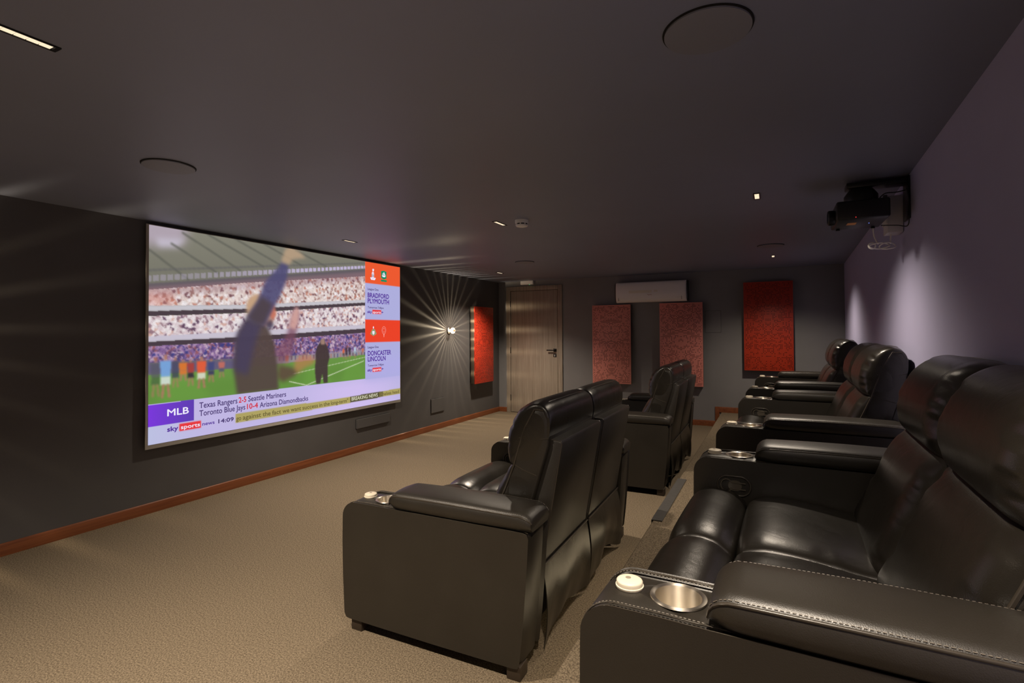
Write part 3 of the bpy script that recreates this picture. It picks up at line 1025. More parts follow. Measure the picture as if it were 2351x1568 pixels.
# ------------------------------------------------------------------ sconces
def make_sconce(y, label):
    t = thing('wall_sconce', label, 'wall lamp', (XL, y, 1.396), 0, 'round wall sconces beside the screen')
    obj('wall_plate', MB().lathe([(0.0, 0.0), (0.050, 0.0), (0.050, 0.012), (0.046, 0.016), (0.028, 0.018), (0.0, 0.018)], (0, 0, 0), 'x', 36), M['steel'], t, 40)
    mb = MB()
    n = 36
    ring = lambda r, x: [(x, r * (1 + 0.03 * (k % 2)) * math.cos(2 * math.pi * k / n), r * (1 + 0.03 * (k % 2)) * math.sin(2 * math.pi * k / n)) for k in range(n)]
    mb.loft([ring(0.020, 0.018), ring(0.022, 0.040), ring(0.039, 0.050), ring(0.043, 0.062), ring(0.043, 0.078), ring(0.036, 0.088), ring(0.018, 0.092)], True, False, False)
    obj('glass_shade', mb, M['glow'], t, 60)
    obj('front_cap', MB().lathe([(0.0, 0.091), (0.016, 0.091), (0.016, 0.096), (0.011, 0.098), (0.0, 0.098)], (0, 0, 0), 'x', 24), M['sticker'], t, 40)
    ld = bpy.data.lights.new('sconce_lamp', 'POINT')
    ld.energy = SCONCE_W
    ld.color = (1.0, 0.80, 0.54)
    ld.shadow_soft_size = 0.006
    ld.use_nodes = True
    nt = ld.node_tree
    e = nt.nodes['Emission']
    L = nt.links.new
    g = nt.nodes.new('ShaderNodeNewGeometry')
    sp = nt.nodes.new('ShaderNodeSeparateXYZ')
    L(g.outputs['Incoming'], sp.inputs[0])
    def mth(op, a, b=None):
        n_ = nt.nodes.new('ShaderNodeMath')
        n_.operation = op
        for i, x in enumerate((a, b)):
            if x is None:
                continue
            if isinstance(x, (int, float)):
                n_.inputs[i].default_value = x
            else:
                L(x, n_.inputs[i])
        return n_.outputs[0]
    ang = mth('ARCTAN2', sp.outputs['Y'], sp.outputs['Z'])
    wob = mth('ADD', mth('MULTIPLY', ang, 29.0), mth('MULTIPLY', mth('SINE', mth('ADD', mth('MULTIPLY', ang, 2.0), 0.7)), 2.2))
    ray = mth('POWER', mth('MULTIPLY', mth('ADD', mth('COSINE', wob), 1.0), 0.5), 5.0)
    amp = mth('ADD', mth('MULTIPLY', mth('SINE', mth('ADD', mth('MULTIPLY', ang, 5.0), 1.1)), 0.3), 0.75)
    pat = mth('ADD', mth('MULTIPLY', mth('MULTIPLY', ray, amp), 2.8), 0.15)
    # the ribbed shade throws most of its light sideways along the wall
    fal = mth('POWER', mth('SUBTRACT', 1.0, mth('MULTIPLY', mth('ABSOLUTE', sp.outputs['X']), 0.97)), 3.2)
    L(mth('MULTIPLY', pat, fal), e.inputs['Strength'])
    lo = bpy.data.objects.new('sconce_lamp', ld)
    COL.objects.link(lo)
    lo.parent = t
    lo.location = (0.080, 0, 0)
    return t
make_sconce(6.430, 'glowing round wall sconce casting rays between the screen and the red panel')
make_sconce(0.550, 'round wall sconce left of the screen throwing streaks across the ceiling')

# ------------------------------------------------------------------ recessed ceiling lights
def make_downlight(x, y, label, ln=0.165, dim=1.0, wd=0.040, cone=122):
    t = thing('recessed_downlight', label, 'ceiling light', (x, y, ZC), 0, 'recessed linear ceiling lights')
    mb = MB()
    a, b, f = wd / 2, ln / 2, 0.006
    mb.box((-a, -b, -0.004), (-a + f, b, 0.0))
    mb.box((a - f, -b, -0.004), (a, b, 0.0))
    mb.box((-a + f, -b, -0.004), (a - f, -b + f + 0.006, 0.0))
    mb.box((-a + f, b - f - 0.006, -0.004), (a - f, b, 0.0))
    obj('trim_frame', mb, M['black'], t)
    mb = MB()
    n = 5
    L_ = ln - 0.030
    for k in range(n):
        y0 = -L_ / 2 + k * L_ / n + 0.0012
        mb.box((-a + f + 0.001, y0, -0.0025), (a - f - 0.001, y0 + L_ / n - 0.0024, -0.0002))
    obj('led_cells', mb, M['led'], t)
    ld = bpy.data.lights.new('downlight_lamp', 'SPOT')
    ld.energy = SPOT_W * dim
    ld.color = SPOT_COL
    ld.spot_size = math.radians(cone)
    ld.spot_blend = 1.0
    ld.shadow_soft_size = 0.035
    lo = bpy.data.objects.new('downlight_lamp', ld)
    COL.objects.link(lo)
    lo.parent = t
    lo.location = (0, 0, -0.03)
    return t
LIGHTS = [(-1.943, 0.700, 'bright linear ceiling light at the upper left corner of the picture', 0.175, 1.6),
          (-3.563, 3.690, 'small linear ceiling light right above the projection screen edge', 0.165, 0.8),
          (-1.940, 3.655, 'linear ceiling light beside the white smoke detector', 0.185, 0.75),
          (-3.550, 6.680, 'tiny linear ceiling light just before the green-lit emergency sign', 0.185, 1.0),
          (-0.083, 3.705, 'square-looking ceiling light with grid of cells, left of the projector', 0.165, 0.45),
          (0.011, 6.770, 'tiny ceiling light above the dark red panel, beyond a round speaker', 0.165, 0.45),
          (-0.120, 0.700, 'linear ceiling light over the platform recliner nearest the camera', 0.165, 0.8),
          (-1.940, -2.300, 'added unseen ceiling light behind the viewpoint, over the middle of the carpet', 0.165, 1.2),  # added out of view to brighten surfaces that face the camera
          (-0.120, -2.300, 'added unseen ceiling light behind the viewpoint, over the platform', 0.165, 1.0)]  # second added lamp, also unseen, for the same fill
for x, y, lab, ln, dim in LIGHTS:
    make_downlight(x, y, lab, ln, dim, cone=136 if dim < 0.5 else 122)

# warm strip of light tucked under the step edge
t = thing('step_light', 'warm light strip under the platform edge behind the front recliners', 'strip light', (XP, 2.15, 0.0))
obj('channel', MB().box((-0.006, -1.08, HP - 0.075), (-0.0005, 1.08, HP - 0.045)), M['black'], t)
obj('light_strip', MB().box((-0.010, -1.07, HP - 0.071), (-0.006, 1.07, HP - 0.049)), M['step_led'], t)

# ------------------------------------------------------------------ ceiling speakers
def make_speaker(x, y, r, label):
    t = thing('ceiling_speaker', label, 'ceiling speaker', (x, y, ZC), 0, 'round ceiling speakers')
    obj('rim', MB().lathe([(r - 0.0045, -0.0005), (r - 0.0045, -0.004), (r, -0.004), (r + 0.001, -0.0005)], (0, 0, 0), 'z', 64), M['gap'], t, 60)
    obj('grille', MB().lathe([(r - 0.0045, 0.0), (r - 0.0045, -0.0085), (r * 0.7, -0.0095), (0.0, -0.010)], (0, 0, 0), 'z', 64), M['speaker'], t, 60)
    return t
make_speaker(-2.785, 1.597, 0.122, 'round ceiling speaker lit by the screen, above its upper left corner')
make_speaker(-0.160, 1.590, 0.124, 'largest round ceiling speaker, cut by the top edge of the picture')
make_speaker(-2.735, 5.805, 0.118, 'round ceiling speaker between smoke detector and emergency sign')
make_speaker(-0.012, 5.910, 0.124, 'round ceiling speaker above the dark red perforated panel')

# ------------------------------------------------------------------ smoke detector, emergency light
t = thing('smoke_detector', 'white round smoke detector on ceiling with dark vent slots', 'smoke detector', (-1.735, 3.635, ZC))
obj('base', MB().lathe([(0.0, 0.0), (0.053, 0.0), (0.053, -0.022), (0.050, -0.028), (0.0, -0.028)], (0, 0, 0), 'z', 40), M['white'], t, 40)
obj('vent_ring', MB().lathe([(0.0, -0.027), (0.045, -0.027), (0.045, -0.038), (0.0, -0.038)], (0, 0, 0), 'z', 40), M['gap'], t, 40)
mb = MB()
for k in range(8):
    a = 2 * math.pi * k / 8 + 0.2
    mb.box((0.045 * math.cos(a) - 0.004, 0.045 * math.sin(a) - 0.004, -0.038), (0.045 * math.cos(a) + 0.004, 0.045 * math.sin(a) + 0.004, -0.027))
obj('vent_rib', mb, M['white'], t)
obj('cap', MB().lathe([(0.0, -0.037), (0.048, -0.037), (0.049, -0.041), (0.044, -0.049), (0.030, -0.053), (0.0, -0.054)], (0, 0, 0), 'z', 40), M['white'], t, 40)

t = thing('emergency_light', 'small white emergency light box with green glow above the door', 'emergency light', (-3.70, YD, 2.170))
obj('housing', MB().box((-0.115, -0.075, 0.0), (0.115, 0.0, 0.062), 0.004), M['white'], t, 30)
obj('indicator', MB().lathe([(0.0, 0.0), (0.008, 0.0), (0.006, -0.004), (0.0, -0.005)], (0.045, -0.055, 0.0), 'z', 16), M['green_led'], t)

# ------------------------------------------------------------------ projector, mount, cables
PY0, PY1, PX0, PX1, PZ0, PZ1 = 3.455, 3.800, 0.330, 0.583, 1.985, 2.092
t = thing('projector', 'black projector hanging from a bracket high on the right wall', 'projector', (PX0, (PY0 + PY1) / 2, PZ0))
lx_, ly_, lz_ = t.location
bm_ = MB().box((PX0, PY0, PZ0), (PX1, PY1, PZ1), 0.012, 3)
obj('body', local(t, bm_), M['black'], t, 30)
mb = MB()
mb.lathe([(0.036, 0.004), (0.042, 0.0), (0.044, -0.012), (0.044, -0.030), (0.038, -0.036), (0.034, -0.036), (0.032, -0.010), (0.0, -0.008)], (PX0, 3.560, 2.020), 'x', 40)
lr = obj('lens_barrel', local(t, mb), M['blackmetal'], t, 40)
obj('lens', local(t, MB().lathe([(0.0, -0.024), (0.031, -0.020), (0.031, -0.012), (0.0, -0.012)], (PX0, 3.560, 2.020), 'x', 32)), M['lens_glow'], lr, 40)
o = obj('sticker', local(t, MB().box((0.395, 3.570, PZ0 - 0.0012), (0.440, 3.640, PZ0 + 0.0005))), M['sticker'], t)
o['label'] = 'orange sticker under the projector'
obj('foot', local(t, MB().lathe([(0.0, 0.0), (0.010, 0.0), (0.012, -0.008), (0.0, -0.009)], (0.365, 3.77, PZ0), 'z', 16)), M['blackmetal'], t, 40)
obj('foot', local(t, MB().lathe([(0.0, 0.0), (0.010, 0.0), (0.012, -0.008), (0.0, -0.009)], (0.545, 3.77, PZ0), 'z', 16)), M['blackmetal'], t, 40)
obj('status_light', local(t, MB().lathe([(0.0, 0.001), (0.003, 0.0), (0.003, -0.002), (0.0, -0.002)], (0.505, 3.62, PZ0), 'z', 12)), M['blue_led'], t)
obj('status_light', local(t, MB().box((0.420, PY0 - 0.001, PZ0 + 0.008), (0.424, PY0 + 0.002, PZ0 + 0.012))), M['red_led'], t)
obj('antenna', local(t, MB().box((0.552, PY0 + 0.012, PZ1 - 0.001), (0.570, PY0 + 0.032, PZ1 + 0.014), 0.003)), M['black'], t, 30)

t = thing('projector_mount', 'black arm bracket on wall with round swivel holding the projector', 'bracket', (xr(3.66), 3.66, 2.15))
xw = xr(3.62)
mb = MB()
mb.box((xw - 0.012, 3.570, 1.985), (xw - 0.001, 3.700, ZC - 0.008), 0.003)
obj('wall_plate', local(t, mb), M['blackmetal'], t, 30)
obj('arm', local(t, MB().box((0.395, 3.585, 2.192), (xw - 0.008, 3.690, 2.222), 0.004)), M['black'], t, 30)
obj('swivel', local(t, MB().lathe([(0.055, -0.018), (0.078, -0.014), (0.085, 0.0), (0.085, 0.040), (0.070, 0.062), (0.060, 0.075), (0.0, 0.078)], (0.470, 3.637, 2.110), 'z', 40)), M['black'], t, 40)

t = thing('junction_box', 'pale grey cable box on the wall behind the projector', 'cable box', (xr(3.86), 3.86, 2.02))
xb = xr(3.86) - 0.002
obj('box_body', local(t, MB().box((xb - 0.080, 3.780, 1.945), (xb - 0.003, 3.915, 2.165), 0.003)), M['greybox'], t, 30)
obj('box_lid', local(t, MB().box((xb - 0.086, 3.776, 2.0), (xb - 0.079, 3.919, 2.169), 0.002)), M['white'], t, 30)

def smooth_path(pts, n=10):
    P = np.array(pts, float)
    P = np.vstack([2 * P[0] - P[1], P, 2 * P[-1] - P[-2]])
    out = []
    for i in range(1, len(P) - 2):
        p0, p1, p2, p3 = P[i - 1], P[i], P[i + 1], P[i + 2]
        for q in np.linspace(0, 1, n, endpoint=False):
            out.append(0.5 * (2 * p1 + (p2 - p0) * q + (2 * p0 - 5 * p1 + 4 * p2 - p3) * q * q + (3 * p1 - p0 - 3 * p2 + p3) * q ** 3))
    out.append(P[-2])
    return out
def tag_cable(name, paths, r, mat, label):
    mb = MB()
    for p in paths:
        mb.tube(smooth_path(p), r, 8)
    c = np.mean(np.array(mb.v), 0)
    mb.v = [tuple(np.array(v) - c) for v in mb.v]
    o = obj(name, mb, mat, None, 60)
    o.location = tuple(c)
    return tag(o, label, 'cable')
cx, cy, cz = 0.600, 3.80, 1.872
loop = [(cx + 0.052 * math.cos(a) - 0.02, cy + 0.012 * math.sin(3 * a), cz + 0.016 * math.sin(a)) for a in np.linspace(0, 6.28 * 1.4, 20)]
loop2 = [(cx + 0.040 * math.cos(a) + 0.022, cy + 0.015 * math.sin(2 * a + 1), cz - 0.004 + 0.019 * math.sin(a)) for a in np.linspace(0.5, 6.9, 18)]
loop3 = [(cx - 0.055 + 0.018 * math.cos(a), cy + 0.010 + 0.01 * math.sin(a), cz + 0.004 + 0.020 * math.sin(a)) for a in np.linspace(0, 6.5, 14)]
tag_cable('cable', [[(0.548, 3.786, 1.990), (0.553, 3.79, 1.935), (0.566, 3.795, 1.898), (0.575, 3.80, 1.882)], loop, loop2, loop3,
                    [(0.645, 3.838, 1.946), (0.642, 3.835, 1.910), (0.640, 3.82, 1.884)]], 0.0038, M['cable_w'],
          'coiled white cable bundle hanging below the projector')
xwc = xr(3.60) - 0.006
tag_cable('cable', [[(0.575, 3.62, 2.080), (0.560, 3.66, 2.120), (0.590, 3.66, 2.155), (0.640, 3.63, 2.150), (xwc - 0.012, 3.60, 2.150)],
                    [(xwc - 0.014, 3.562, 2.155), (xwc - 0.004, 3.556, 2.08), (xwc - 0.004, 3.560, 1.99), (xwc - 0.010, 3.585, 1.945), (0.640, 3.62, 1.958), (0.575, 3.70, 1.978)]],
          0.0030, M['black'], 'thin black cable looping from the wall bracket to the projector')

# ------------------------------------------------------------------ hatches on the walls and the loose step strip
def hatch(name, label, lo, hi, axis, cat='access panel'):
    c = [(a + b) / 2 for a, b in zip(lo, hi)]
    t = thing(name, label, cat, c)
    g = 0.0045
    if axis == 'x':
        obj('edge_gap', local(t, MB().box((lo[0], lo[1], lo[2]), (lo[0] + 0.002, hi[1], hi[2]))), M['gap'], t)
        obj('cover', local(t, MB().box((lo[0], lo[1] + g, lo[2] + g), (hi[0], hi[1] - g, hi[2] - g), 0.0015)), M['wall_left'], t)
    else:
        g = 0.0022
        obj('edge_gap', local(t, MB().box((lo[0], hi[1] - 0.002, lo[2]), (hi[0], hi[1], hi[2]))), M['gap'], t)
        obj('cover', local(t, MB().box((lo[0] + g, lo[1], lo[2] + g), (hi[0] - g, hi[1], hi[2] - g), 0.0015)), M['wall'], t)
    return t
hatch('access_panel', 'small square wall-coloured access panel low on wall below the glowing sconce', (XL, 5.965, 0.240), (XL + 0.012, 6.290, 0.440), 'x')
hatch('access_panel', 'wide wall-coloured access panel low on the wall under the projection screen', (XL, 4.510, 0.268), (XL + 0.020, 5.090, 0.380), 'x')
hatch('access_panel', 'faint wall-coloured access panel between a pink panel and the dark red panel', (-0.880, YD - 0.006, 1.345), (-0.665, YD, 1.662), 'y')

mb = MB()
prof = [(-0.058, 0.0), (0.006, 0.0), (0.008, -0.002), (0.008, -0.030), (0.005, -0.030), (0.005, -0.004), (-0.058, -0.003)]
mb.loft([[(XP - x_, y_, HP + 0.006 + z_) for x_, z_ in prof] for y_ in (3.245, 4.240)])
c = (XP, 3.74, HP)
mb.v = [(v[0] - c[0], v[1] - c[1], v[2] - c[2]) for v in mb.v]
o = obj('step_edge_strip', mb, M['strip'])
o.location = c
tag(o, 'short dark metal edging strip on the carpeted step edge behind the front recliners', 'edging strip')

# ------------------------------------------------------------------ projection screen with its picture
SX = XL + 0.034
SY0, SY1, SZT, SZB = 2.287, 5.262, 2.200, 0.524     # picture area
FY0, FY1, FZT, FZB = 2.269, 5.272, 2.206, 0.492     # white fabric
scr = thing('projection_screen', 'large wall projection screen showing a football news broadcast', 'projection screen', (XL, (FY0 + FY1) / 2, FZB))
obj('backing', local(scr, MB().box((XL, FY0 + 0.02, FZB + 0.02), (SX - 0.006, FY1 - 0.02, FZT + 0.010))), M['black'], scr)
obj('screen_fabric', local(scr, MB().box((SX - 0.006, FY0, FZB), (SX, FY1, FZT))), M['fabric'], scr)

GW, GH = 560, 315
px = np.linspace(0, 1280, GW)
py = np.linspace(0, 720, GH)
X, Y = np.meshgrid(px, py)
IMG = np.zeros((GH, GW, 3))
rng = np.random.default_rng(5)
def rgb(*c):
    return np.array(c, float) / 255.0
def inside(poly):
    m = np.zeros(X.shape, bool)
    n = len(poly)
    for i in range(n):
        (x0, y0), (x1, y1) = poly[i], poly[(i + 1) % n]
        if y0 == y1:
            continue
        c = ((y0 > Y) != (y1 > Y)) & (X < (x1 - x0) * (Y - y0) / (y1 - y0) + x0)
        m ^= c
    return m
def box_blur(a, k):
    for _ in range(2):
        for ax in (0, 1):
            p = np.pad(a, [(k, k) if i == ax else (0, 0) for i in range(a.ndim)], mode='edge')
            cs = np.cumsum(p, axis=ax)
            z = np.zeros_like(np.take(cs, [0], axis=ax))
            cs = np.concatenate([z, cs], axis=ax)
            n = 2 * k + 1
            L_ = a.shape[ax]
            a = (np.take(cs, range(n, n + L_), axis=ax) - np.take(cs, range(0, L_), axis=ax)) / n
    return a
def paint(poly, col, alpha=1.0, soft=0):
    m = inside(poly).astype(float)
    m = box_blur(m, soft) if soft else 0.6 * m + 0.4 * box_blur(m, 1)
    m = (m * alpha)[..., None]
    IMG[:] = IMG * (1 - m) + np.array(col) * m
def line(p, q, wd, col, alpha=1.0, soft=0):
    d = np.array(q, float) - np.array(p, float)
    n = np.array([-d[1], d[0]]) / (np.linalg.norm(d) + 1e-9) * wd / 2
    paint([tuple(np.array(p) + n), tuple(np.array(q) + n), tuple(np.array(q) - n), tuple(np.array(p) - n)], col, alpha, soft)
def crowd(poly, cols, probs, cell=3, vs=1):
    hh, ww = GH // cell + 1, GW // cell + 1
    idx = rng.choice(len(cols), size=(hh, ww), p=probs)
    pal = np.array(cols)[idx]
    big = np.repeat(np.repeat(pal, cell, 0), cell, 1)[:GH, :GW]
    # nudge every blob sideways and up or down so that no grid shows
    sx_ = np.clip(np.arange(GW)[None, :] + np.round(2.2 * box_blur(rng.standard_normal((GH, GW)), 1) * 2).astype(int), 0, GW - 1)
    sy_ = np.clip(np.arange(GH)[:, None] + np.round(2.2 * box_blur(rng.standard_normal((GH, GW)), 1) * 2).astype(int), 0, GH - 1)
    big = big[sy_, sx_] * (0.88 + 0.24 * rng.random((GH, GW, 1)))
    big = 0.35 * big + 0.65 * box_blur(big, 1)
    m = inside(poly)[..., None].astype(float)
    IMG[:] = IMG * (1 - m) + np.clip(big, 0, 1) * m
# bottom and right panels
lav = rgb(188, 178, 222)
IMG[:] = lav
IMG[:] = IMG + (rgb(208, 188, 236) - lav) * np.clip(1 - ((X - 930) / 330) ** 2, 0, 1)[..., None] * np.clip((Y - 560) / 60, 0, 1)[..., None] * 0.7
IMG[:] = IMG + (rgb(184, 188, 220) - IMG) * (np.clip((200 - X) / 200, 0, 1) * (Y > 655))[..., None]
paint([(1009, -5), (1290, -5), (1290, 590), (1009, 590)], rgb(170, 170, 216))
paint([(1009, 480), (1290, 480), (1290, 590), (1009, 590)], rgb(172, 168, 222), 1, 14)
paint([(1009, -5), (1290, -5), (1290, 107), (1009, 107)], rgb(232, 88, 48))
paint([(1009, 289), (1290, 289), (1290, 404), (1009, 404)], rgb(230, 66, 40))
# video
BASE = IMG.copy()
V = [(-5, -5), (1009, -5), (1009, 585), (-5, 589)]
roofc = rgb(128, 126, 112)
paint(V, roofc)
g = np.clip((200 - Y - X * 0.12) / 260, 0, 1)
vid = inside(V)[..., None]
IMG[:] = np.where(vid, IMG * (0.92 + 0.16 * g[..., None]), IMG)
paint([(-5, -5), (130, -5), (110, 50), (-5, 70)], rgb(196, 178, 200), 0.75, 8)
paint([(20, 40), (120, 28), (90, 62), (30, 70)], rgb(214, 206, 226), 0.7, 4)
for (p, q) in (((106, 7), (330, 118)), ((195, -2), (430, 92)), ((299, -4), (520, 80)), ((420, -5), (620, 66)), ((68, 50), (240, 138)), ((-1, 81), (130, 170)), ((560, -5), (760, 55))):
    line(p, q, 7, rgb(92, 92, 84), 0.8, 1)
line((-5, 150), (1010, 8), 6, rgb(98, 96, 96), 0.8, 1)
# lattice of the roof edge
for k in range(46):
    x0 = -10 + k * 23
    yb = 190 - 0.150 * x0
    paint([(x0, yb - 24 + 6 * (x0 / 1000)), (x0 + 18, yb - 26 + 6 * (x0 / 1000)), (x0 + 18, yb - 6), (x0, yb - 4)], rgb(206, 192, 232), 0.35 + 0.55 * min(1, max(0, (x0 - 150) / 500)))
paint([(-5, 194), (1010, 38), (1010, 66), (-5, 214)], rgb(96, 88, 96), 0.95, 1)
paint([(-5, 205), (1010, 52), (1010, 88), (-5, 226)], rgb(126, 104, 112), 0.9, 2)
# crowd tiers
whites = [rgb(236, 220, 214), rgb(214, 190, 186), rgb(160, 116, 108), rgb(120, 78, 84), rgb(246, 238, 240), rgb(196, 128, 110)]
crowd([(-5, 214), (360, 160), (1010, 74), (1010, 194), (363, 246), (-5, 266)], whites, [.33, .27, .12, .05, .16, .07], 4)
paint([(-5, 212), (1010, 70), (1010, 92), (-5, 232)], rgb(140, 96, 110), 0.55, 5)
paint([(-5, 225), (80, 216), (80, 262), (-5, 266)], rgb(210, 120, 110), 0.45, 5)
paint([(-5, 266), (363, 246), (1010, 192), (1010, 206), (363, 262), (-5, 284)], rgb(204, 200, 208))
paint([(-5, 284), (363, 262), (1010, 206), (1010, 220), (363, 276), (-5, 300)], rgb(72, 58, 66))
crowd([(-5, 300), (363, 278), (1010, 220), (1010, 318), (363, 352), (-5, 372)], [rgb(240, 230, 232), rgb(220, 200, 206), rgb(150, 116, 128), rgb(96, 66, 92), rgb(214, 170, 160)], [.44, .29, .11, .05, .11], 4)
paint([(-5, 366), (363, 348), (1010, 316), (1010, 336), (363, 370), (-5, 384)], rgb(206, 198, 214))
paint([(-5, 384), (363, 370), (1010, 336), (1010, 356), (363, 388), (-5, 398)], rgb(70, 56, 66))
crowd([(-5, 398), (363, 388), (1010, 356), (1010, 452), (-5, 452)], [rgb(176, 140, 180), rgb(130, 96, 150), rgb(86, 64, 110), rgb(206, 180, 196), rgb(150, 84, 90), rgb(60, 60, 130)], [.24, .24, .18, .12, .12, .10], 3)
paint([(-5, 452), (310, 452), (310, 492), (-5, 492)], rgb(92, 84, 124), 0.85, 3)
paint([(480, 456), (1010, 440), (1010, 468), (480, 486)], rgb(156, 150, 160), 0.85, 2)
for k in range(26):
    x0 = 500 + k * 20
    paint([(x0, 452), (x0 + 8, 452), (x0 + 8, 470), (x0, 472)], rgb(*[(104, 70, 90), (70, 66, 120), (180, 120, 110)][k % 3]), 0.7)
# pitch
paint([(-5, 492), (310, 490), (1010, 466), (1010, 585), (-5, 589)], rgb(104, 150, 66))
paint([(-5, 530), (600, 520), (1010, 510), (1010, 585), (-5, 589)], rgb(90, 136, 50), 0.6, 12)
for x0, x1 in ((60, 190), (360, 480), (650, 760), (880, 1010)):
    paint([(x0, 490), (x0 + 70, 488), (x1 + 30, 590), (x0 - 30, 590)], rgb(112, 168, 66), 0.4, 6)
line((570, 530), (1008, 478), 3, rgb(214, 220, 190), 0.8)
line((552, 560), (643, 584), 4, rgb(220, 226, 200), 0.85)
line((643, 584), (1000, 496), 4, rgb(220, 226, 200), 0.85)
# people at the touchline
def figure(x, y0, y1, shirt, shorts, skin=rgb(176, 120, 96), w=20, a=0.95):
    h = y1 - y0
    paint([(x - w * .25, y0), (x + w * .25, y0), (x + w * .25, y0 + h * .13), (x - w * .25, y0 + h * .13)], skin, a, 1)
    paint([(x - w * .85, y0 + h * .14), (x + w * .85, y0 + h * .14), (x + w * .7, y0 + h * .52), (x - w * .7, y0 + h * .52)], shirt, a, 1)
    paint([(x - w * .7, y0 + h * .5), (x + w * .7, y0 + h * .5), (x + w * .75, y0 + h * .70), (x - w * .75, y0 + h * .70)], shorts, a, 1)
    line((x - w * .3, y0 + h * .68), (x - w * .5, y1), w * .36, skin, a, 1)
    line((x + w * .3, y0 + h * .68), (x + w * .55, y1), w * .36, skin, a, 1)
figure(22, 436, 566, rgb(84, 84, 96), rgb(70, 96, 60), w=18, a=.7)
figure(54, 428, 572, rgb(120, 168, 226), rgb(214, 226, 214), w=22)
figure(86, 436, 540, rgb(70, 70, 96), rgb(60, 64, 84), w=15, a=.8)
figure(112, 446, 520, rgb(226, 118, 44), rgb(220, 120, 50), w=18)
figure(138, 448, 540, rgb(170, 60, 56), rgb(50, 44, 54), w=15)
figure(176, 440, 552, rgb(236, 92, 54), rgb(220, 222, 200), w=21)
figure(212, 448, 534, rgb(66, 70, 120), rgb(60, 60, 92), w=15)
figure(252, 452, 520, rgb(214, 110, 90), rgb(80, 80, 110), w=15, a=.8)
figure(540, 446, 486, rgb(226, 110, 60), rgb(210, 110, 60), w=10)
figure(862, 428, 480, rgb(214, 96, 60), rgb(90, 80, 80), w=8)
figure(880, 420, 482, rgb(70, 50, 60), rgb(60, 50, 60), w=9)
figure(902, 420, 482, rgb(60, 50, 66), rgb(60, 50, 66), w=9)
figure(938, 416, 480, rgb(196, 214, 236), rgb(150, 170, 180), w=9)
figure(992, 430, 462, rgb(220, 110, 70), rgb(190, 100, 70), w=8)
# man in a dark suit further away
paint([(706, 412), (716, 404), (724, 386), (744, 386), (750, 404), (766, 424), (775, 468), (764, 500), (764, 584), (740, 584), (732, 540), (720, 584), (697, 584), (690, 527), (694, 440)], rgb(66, 52, 52), .96, 1)
paint([(722, 384), (746, 384), (747, 408), (724, 410)], rgb(170, 134, 118), .9, 1)
# the man in front, arm raised, in a dark jacket
navy, brn = rgb(66, 58, 92), rgb(82, 66, 62)
paint([(356, 296), (322, 346), (304, 388), (300, 494), (314, 590), (500, 590), (496, 488), (482, 400), (446, 330), (400, 290)], brn, .95, 3)
paint([(350, 300), (318, 350), (303, 400), (302, 500), (360, 520), (390, 400), (420, 320)], navy, .75, 5)
paint([(356, 244), (376, 214), (405, 203), (440, 214), (470, 234), (480, 262), (487, 280), (478, 292), (470, 320), (440, 330), (400, 310), (366, 296)], rgb(196, 142, 118), .9, 2)
paint([(352, 262), (360, 228), (384, 206), (416, 204), (424, 240), (392, 268), (372, 300), (356, 292)], rgb(204, 168, 130), .85, 3)
paint([(455, 232), (478, 236), (488, 282), (474, 304), (452, 280)], rgb(206, 110, 88), .8, 2)
paint([(432, 316), (466, 300), (478, 330), (452, 344)], rgb(50, 44, 70), .8, 3)
paint([(500, 82), (516, 58), (550, 70), (538, 130), (512, 196), (470, 262), (432, 330), (374, 312), (352, 296), (400, 230), (436, 150)], rgb(78, 74, 116), .93, 3)
paint([(356, 296), (420, 210), (470, 240), (430, 326), (390, 320)], rgb(74, 60, 62), .8, 4)
paint([(510, 62), (532, 4), (560, -4), (600, 4), (640, 30), (604, 36), (570, 44), (552, 70)], rgb(196, 164, 132), .8, 3)
paint([(586, 242), (604, 262), (606, 290), (590, 348), (574, 420), (552, 470), (500, 486), (484, 424), (520, 388), (546, 350), (552, 310)], rgb(122, 72, 92), .75, 4)
paint([(552, 330), (566, 276), (590, 240), (604, 262), (596, 320), (580, 344)], rgb(222, 170, 160), .85, 3)
paint([(500, 486), (560, 500), (600, 516), (580, 540), (520, 560), (494, 540)], rgb(92, 66, 58), .85, 4)
paint([(580, 470), (640, 446), (690, 470), (686, 492), (640, 506), (596, 528), (578, 512)], rgb(206, 120, 80), .6, 4)
IMG[:] = np.where(vid, IMG * 0.90 + 0.035, BASE)
# lower third blocks
mg = np.clip(X / 151, 0, 1)
m = inside([(-5, 590), (151, 589), (151, 661), (-5, 662)])
colm = rgb(120, 56, 214)[None, None] * (1 - mg[..., None]) + rgb(92, 62, 172)[None, None] * mg[..., None]
IMG[:] = np.where(m[..., None], colm, IMG)
paint([(308, 661), (908, 664), (908, 694), (309, 696)], rgb(170, 158, 96))
paint([(1141, 661), (1290, 659), (1290, 690), (1141, 690)], rgb(168, 156, 92))
paint([(906, 663), (1120, 662), (1120, 690), (906, 692)], rgb(84, 78, 52))
paint([(1112, 662), (1142, 662), (1142, 690), (1112, 690)], rgb(120, 110, 66))
paint([(100, 667), (175, 667), (175, 692), (100, 692)], rgb(226, 56, 60))
for x0, y0 in ((1061, 240), (1061, 535)):
    paint([(x0, y0), (x0 + 66, y0), (x0 + 66, y0 + 21), (x0, y0 + 21)], rgb(226, 56, 60))

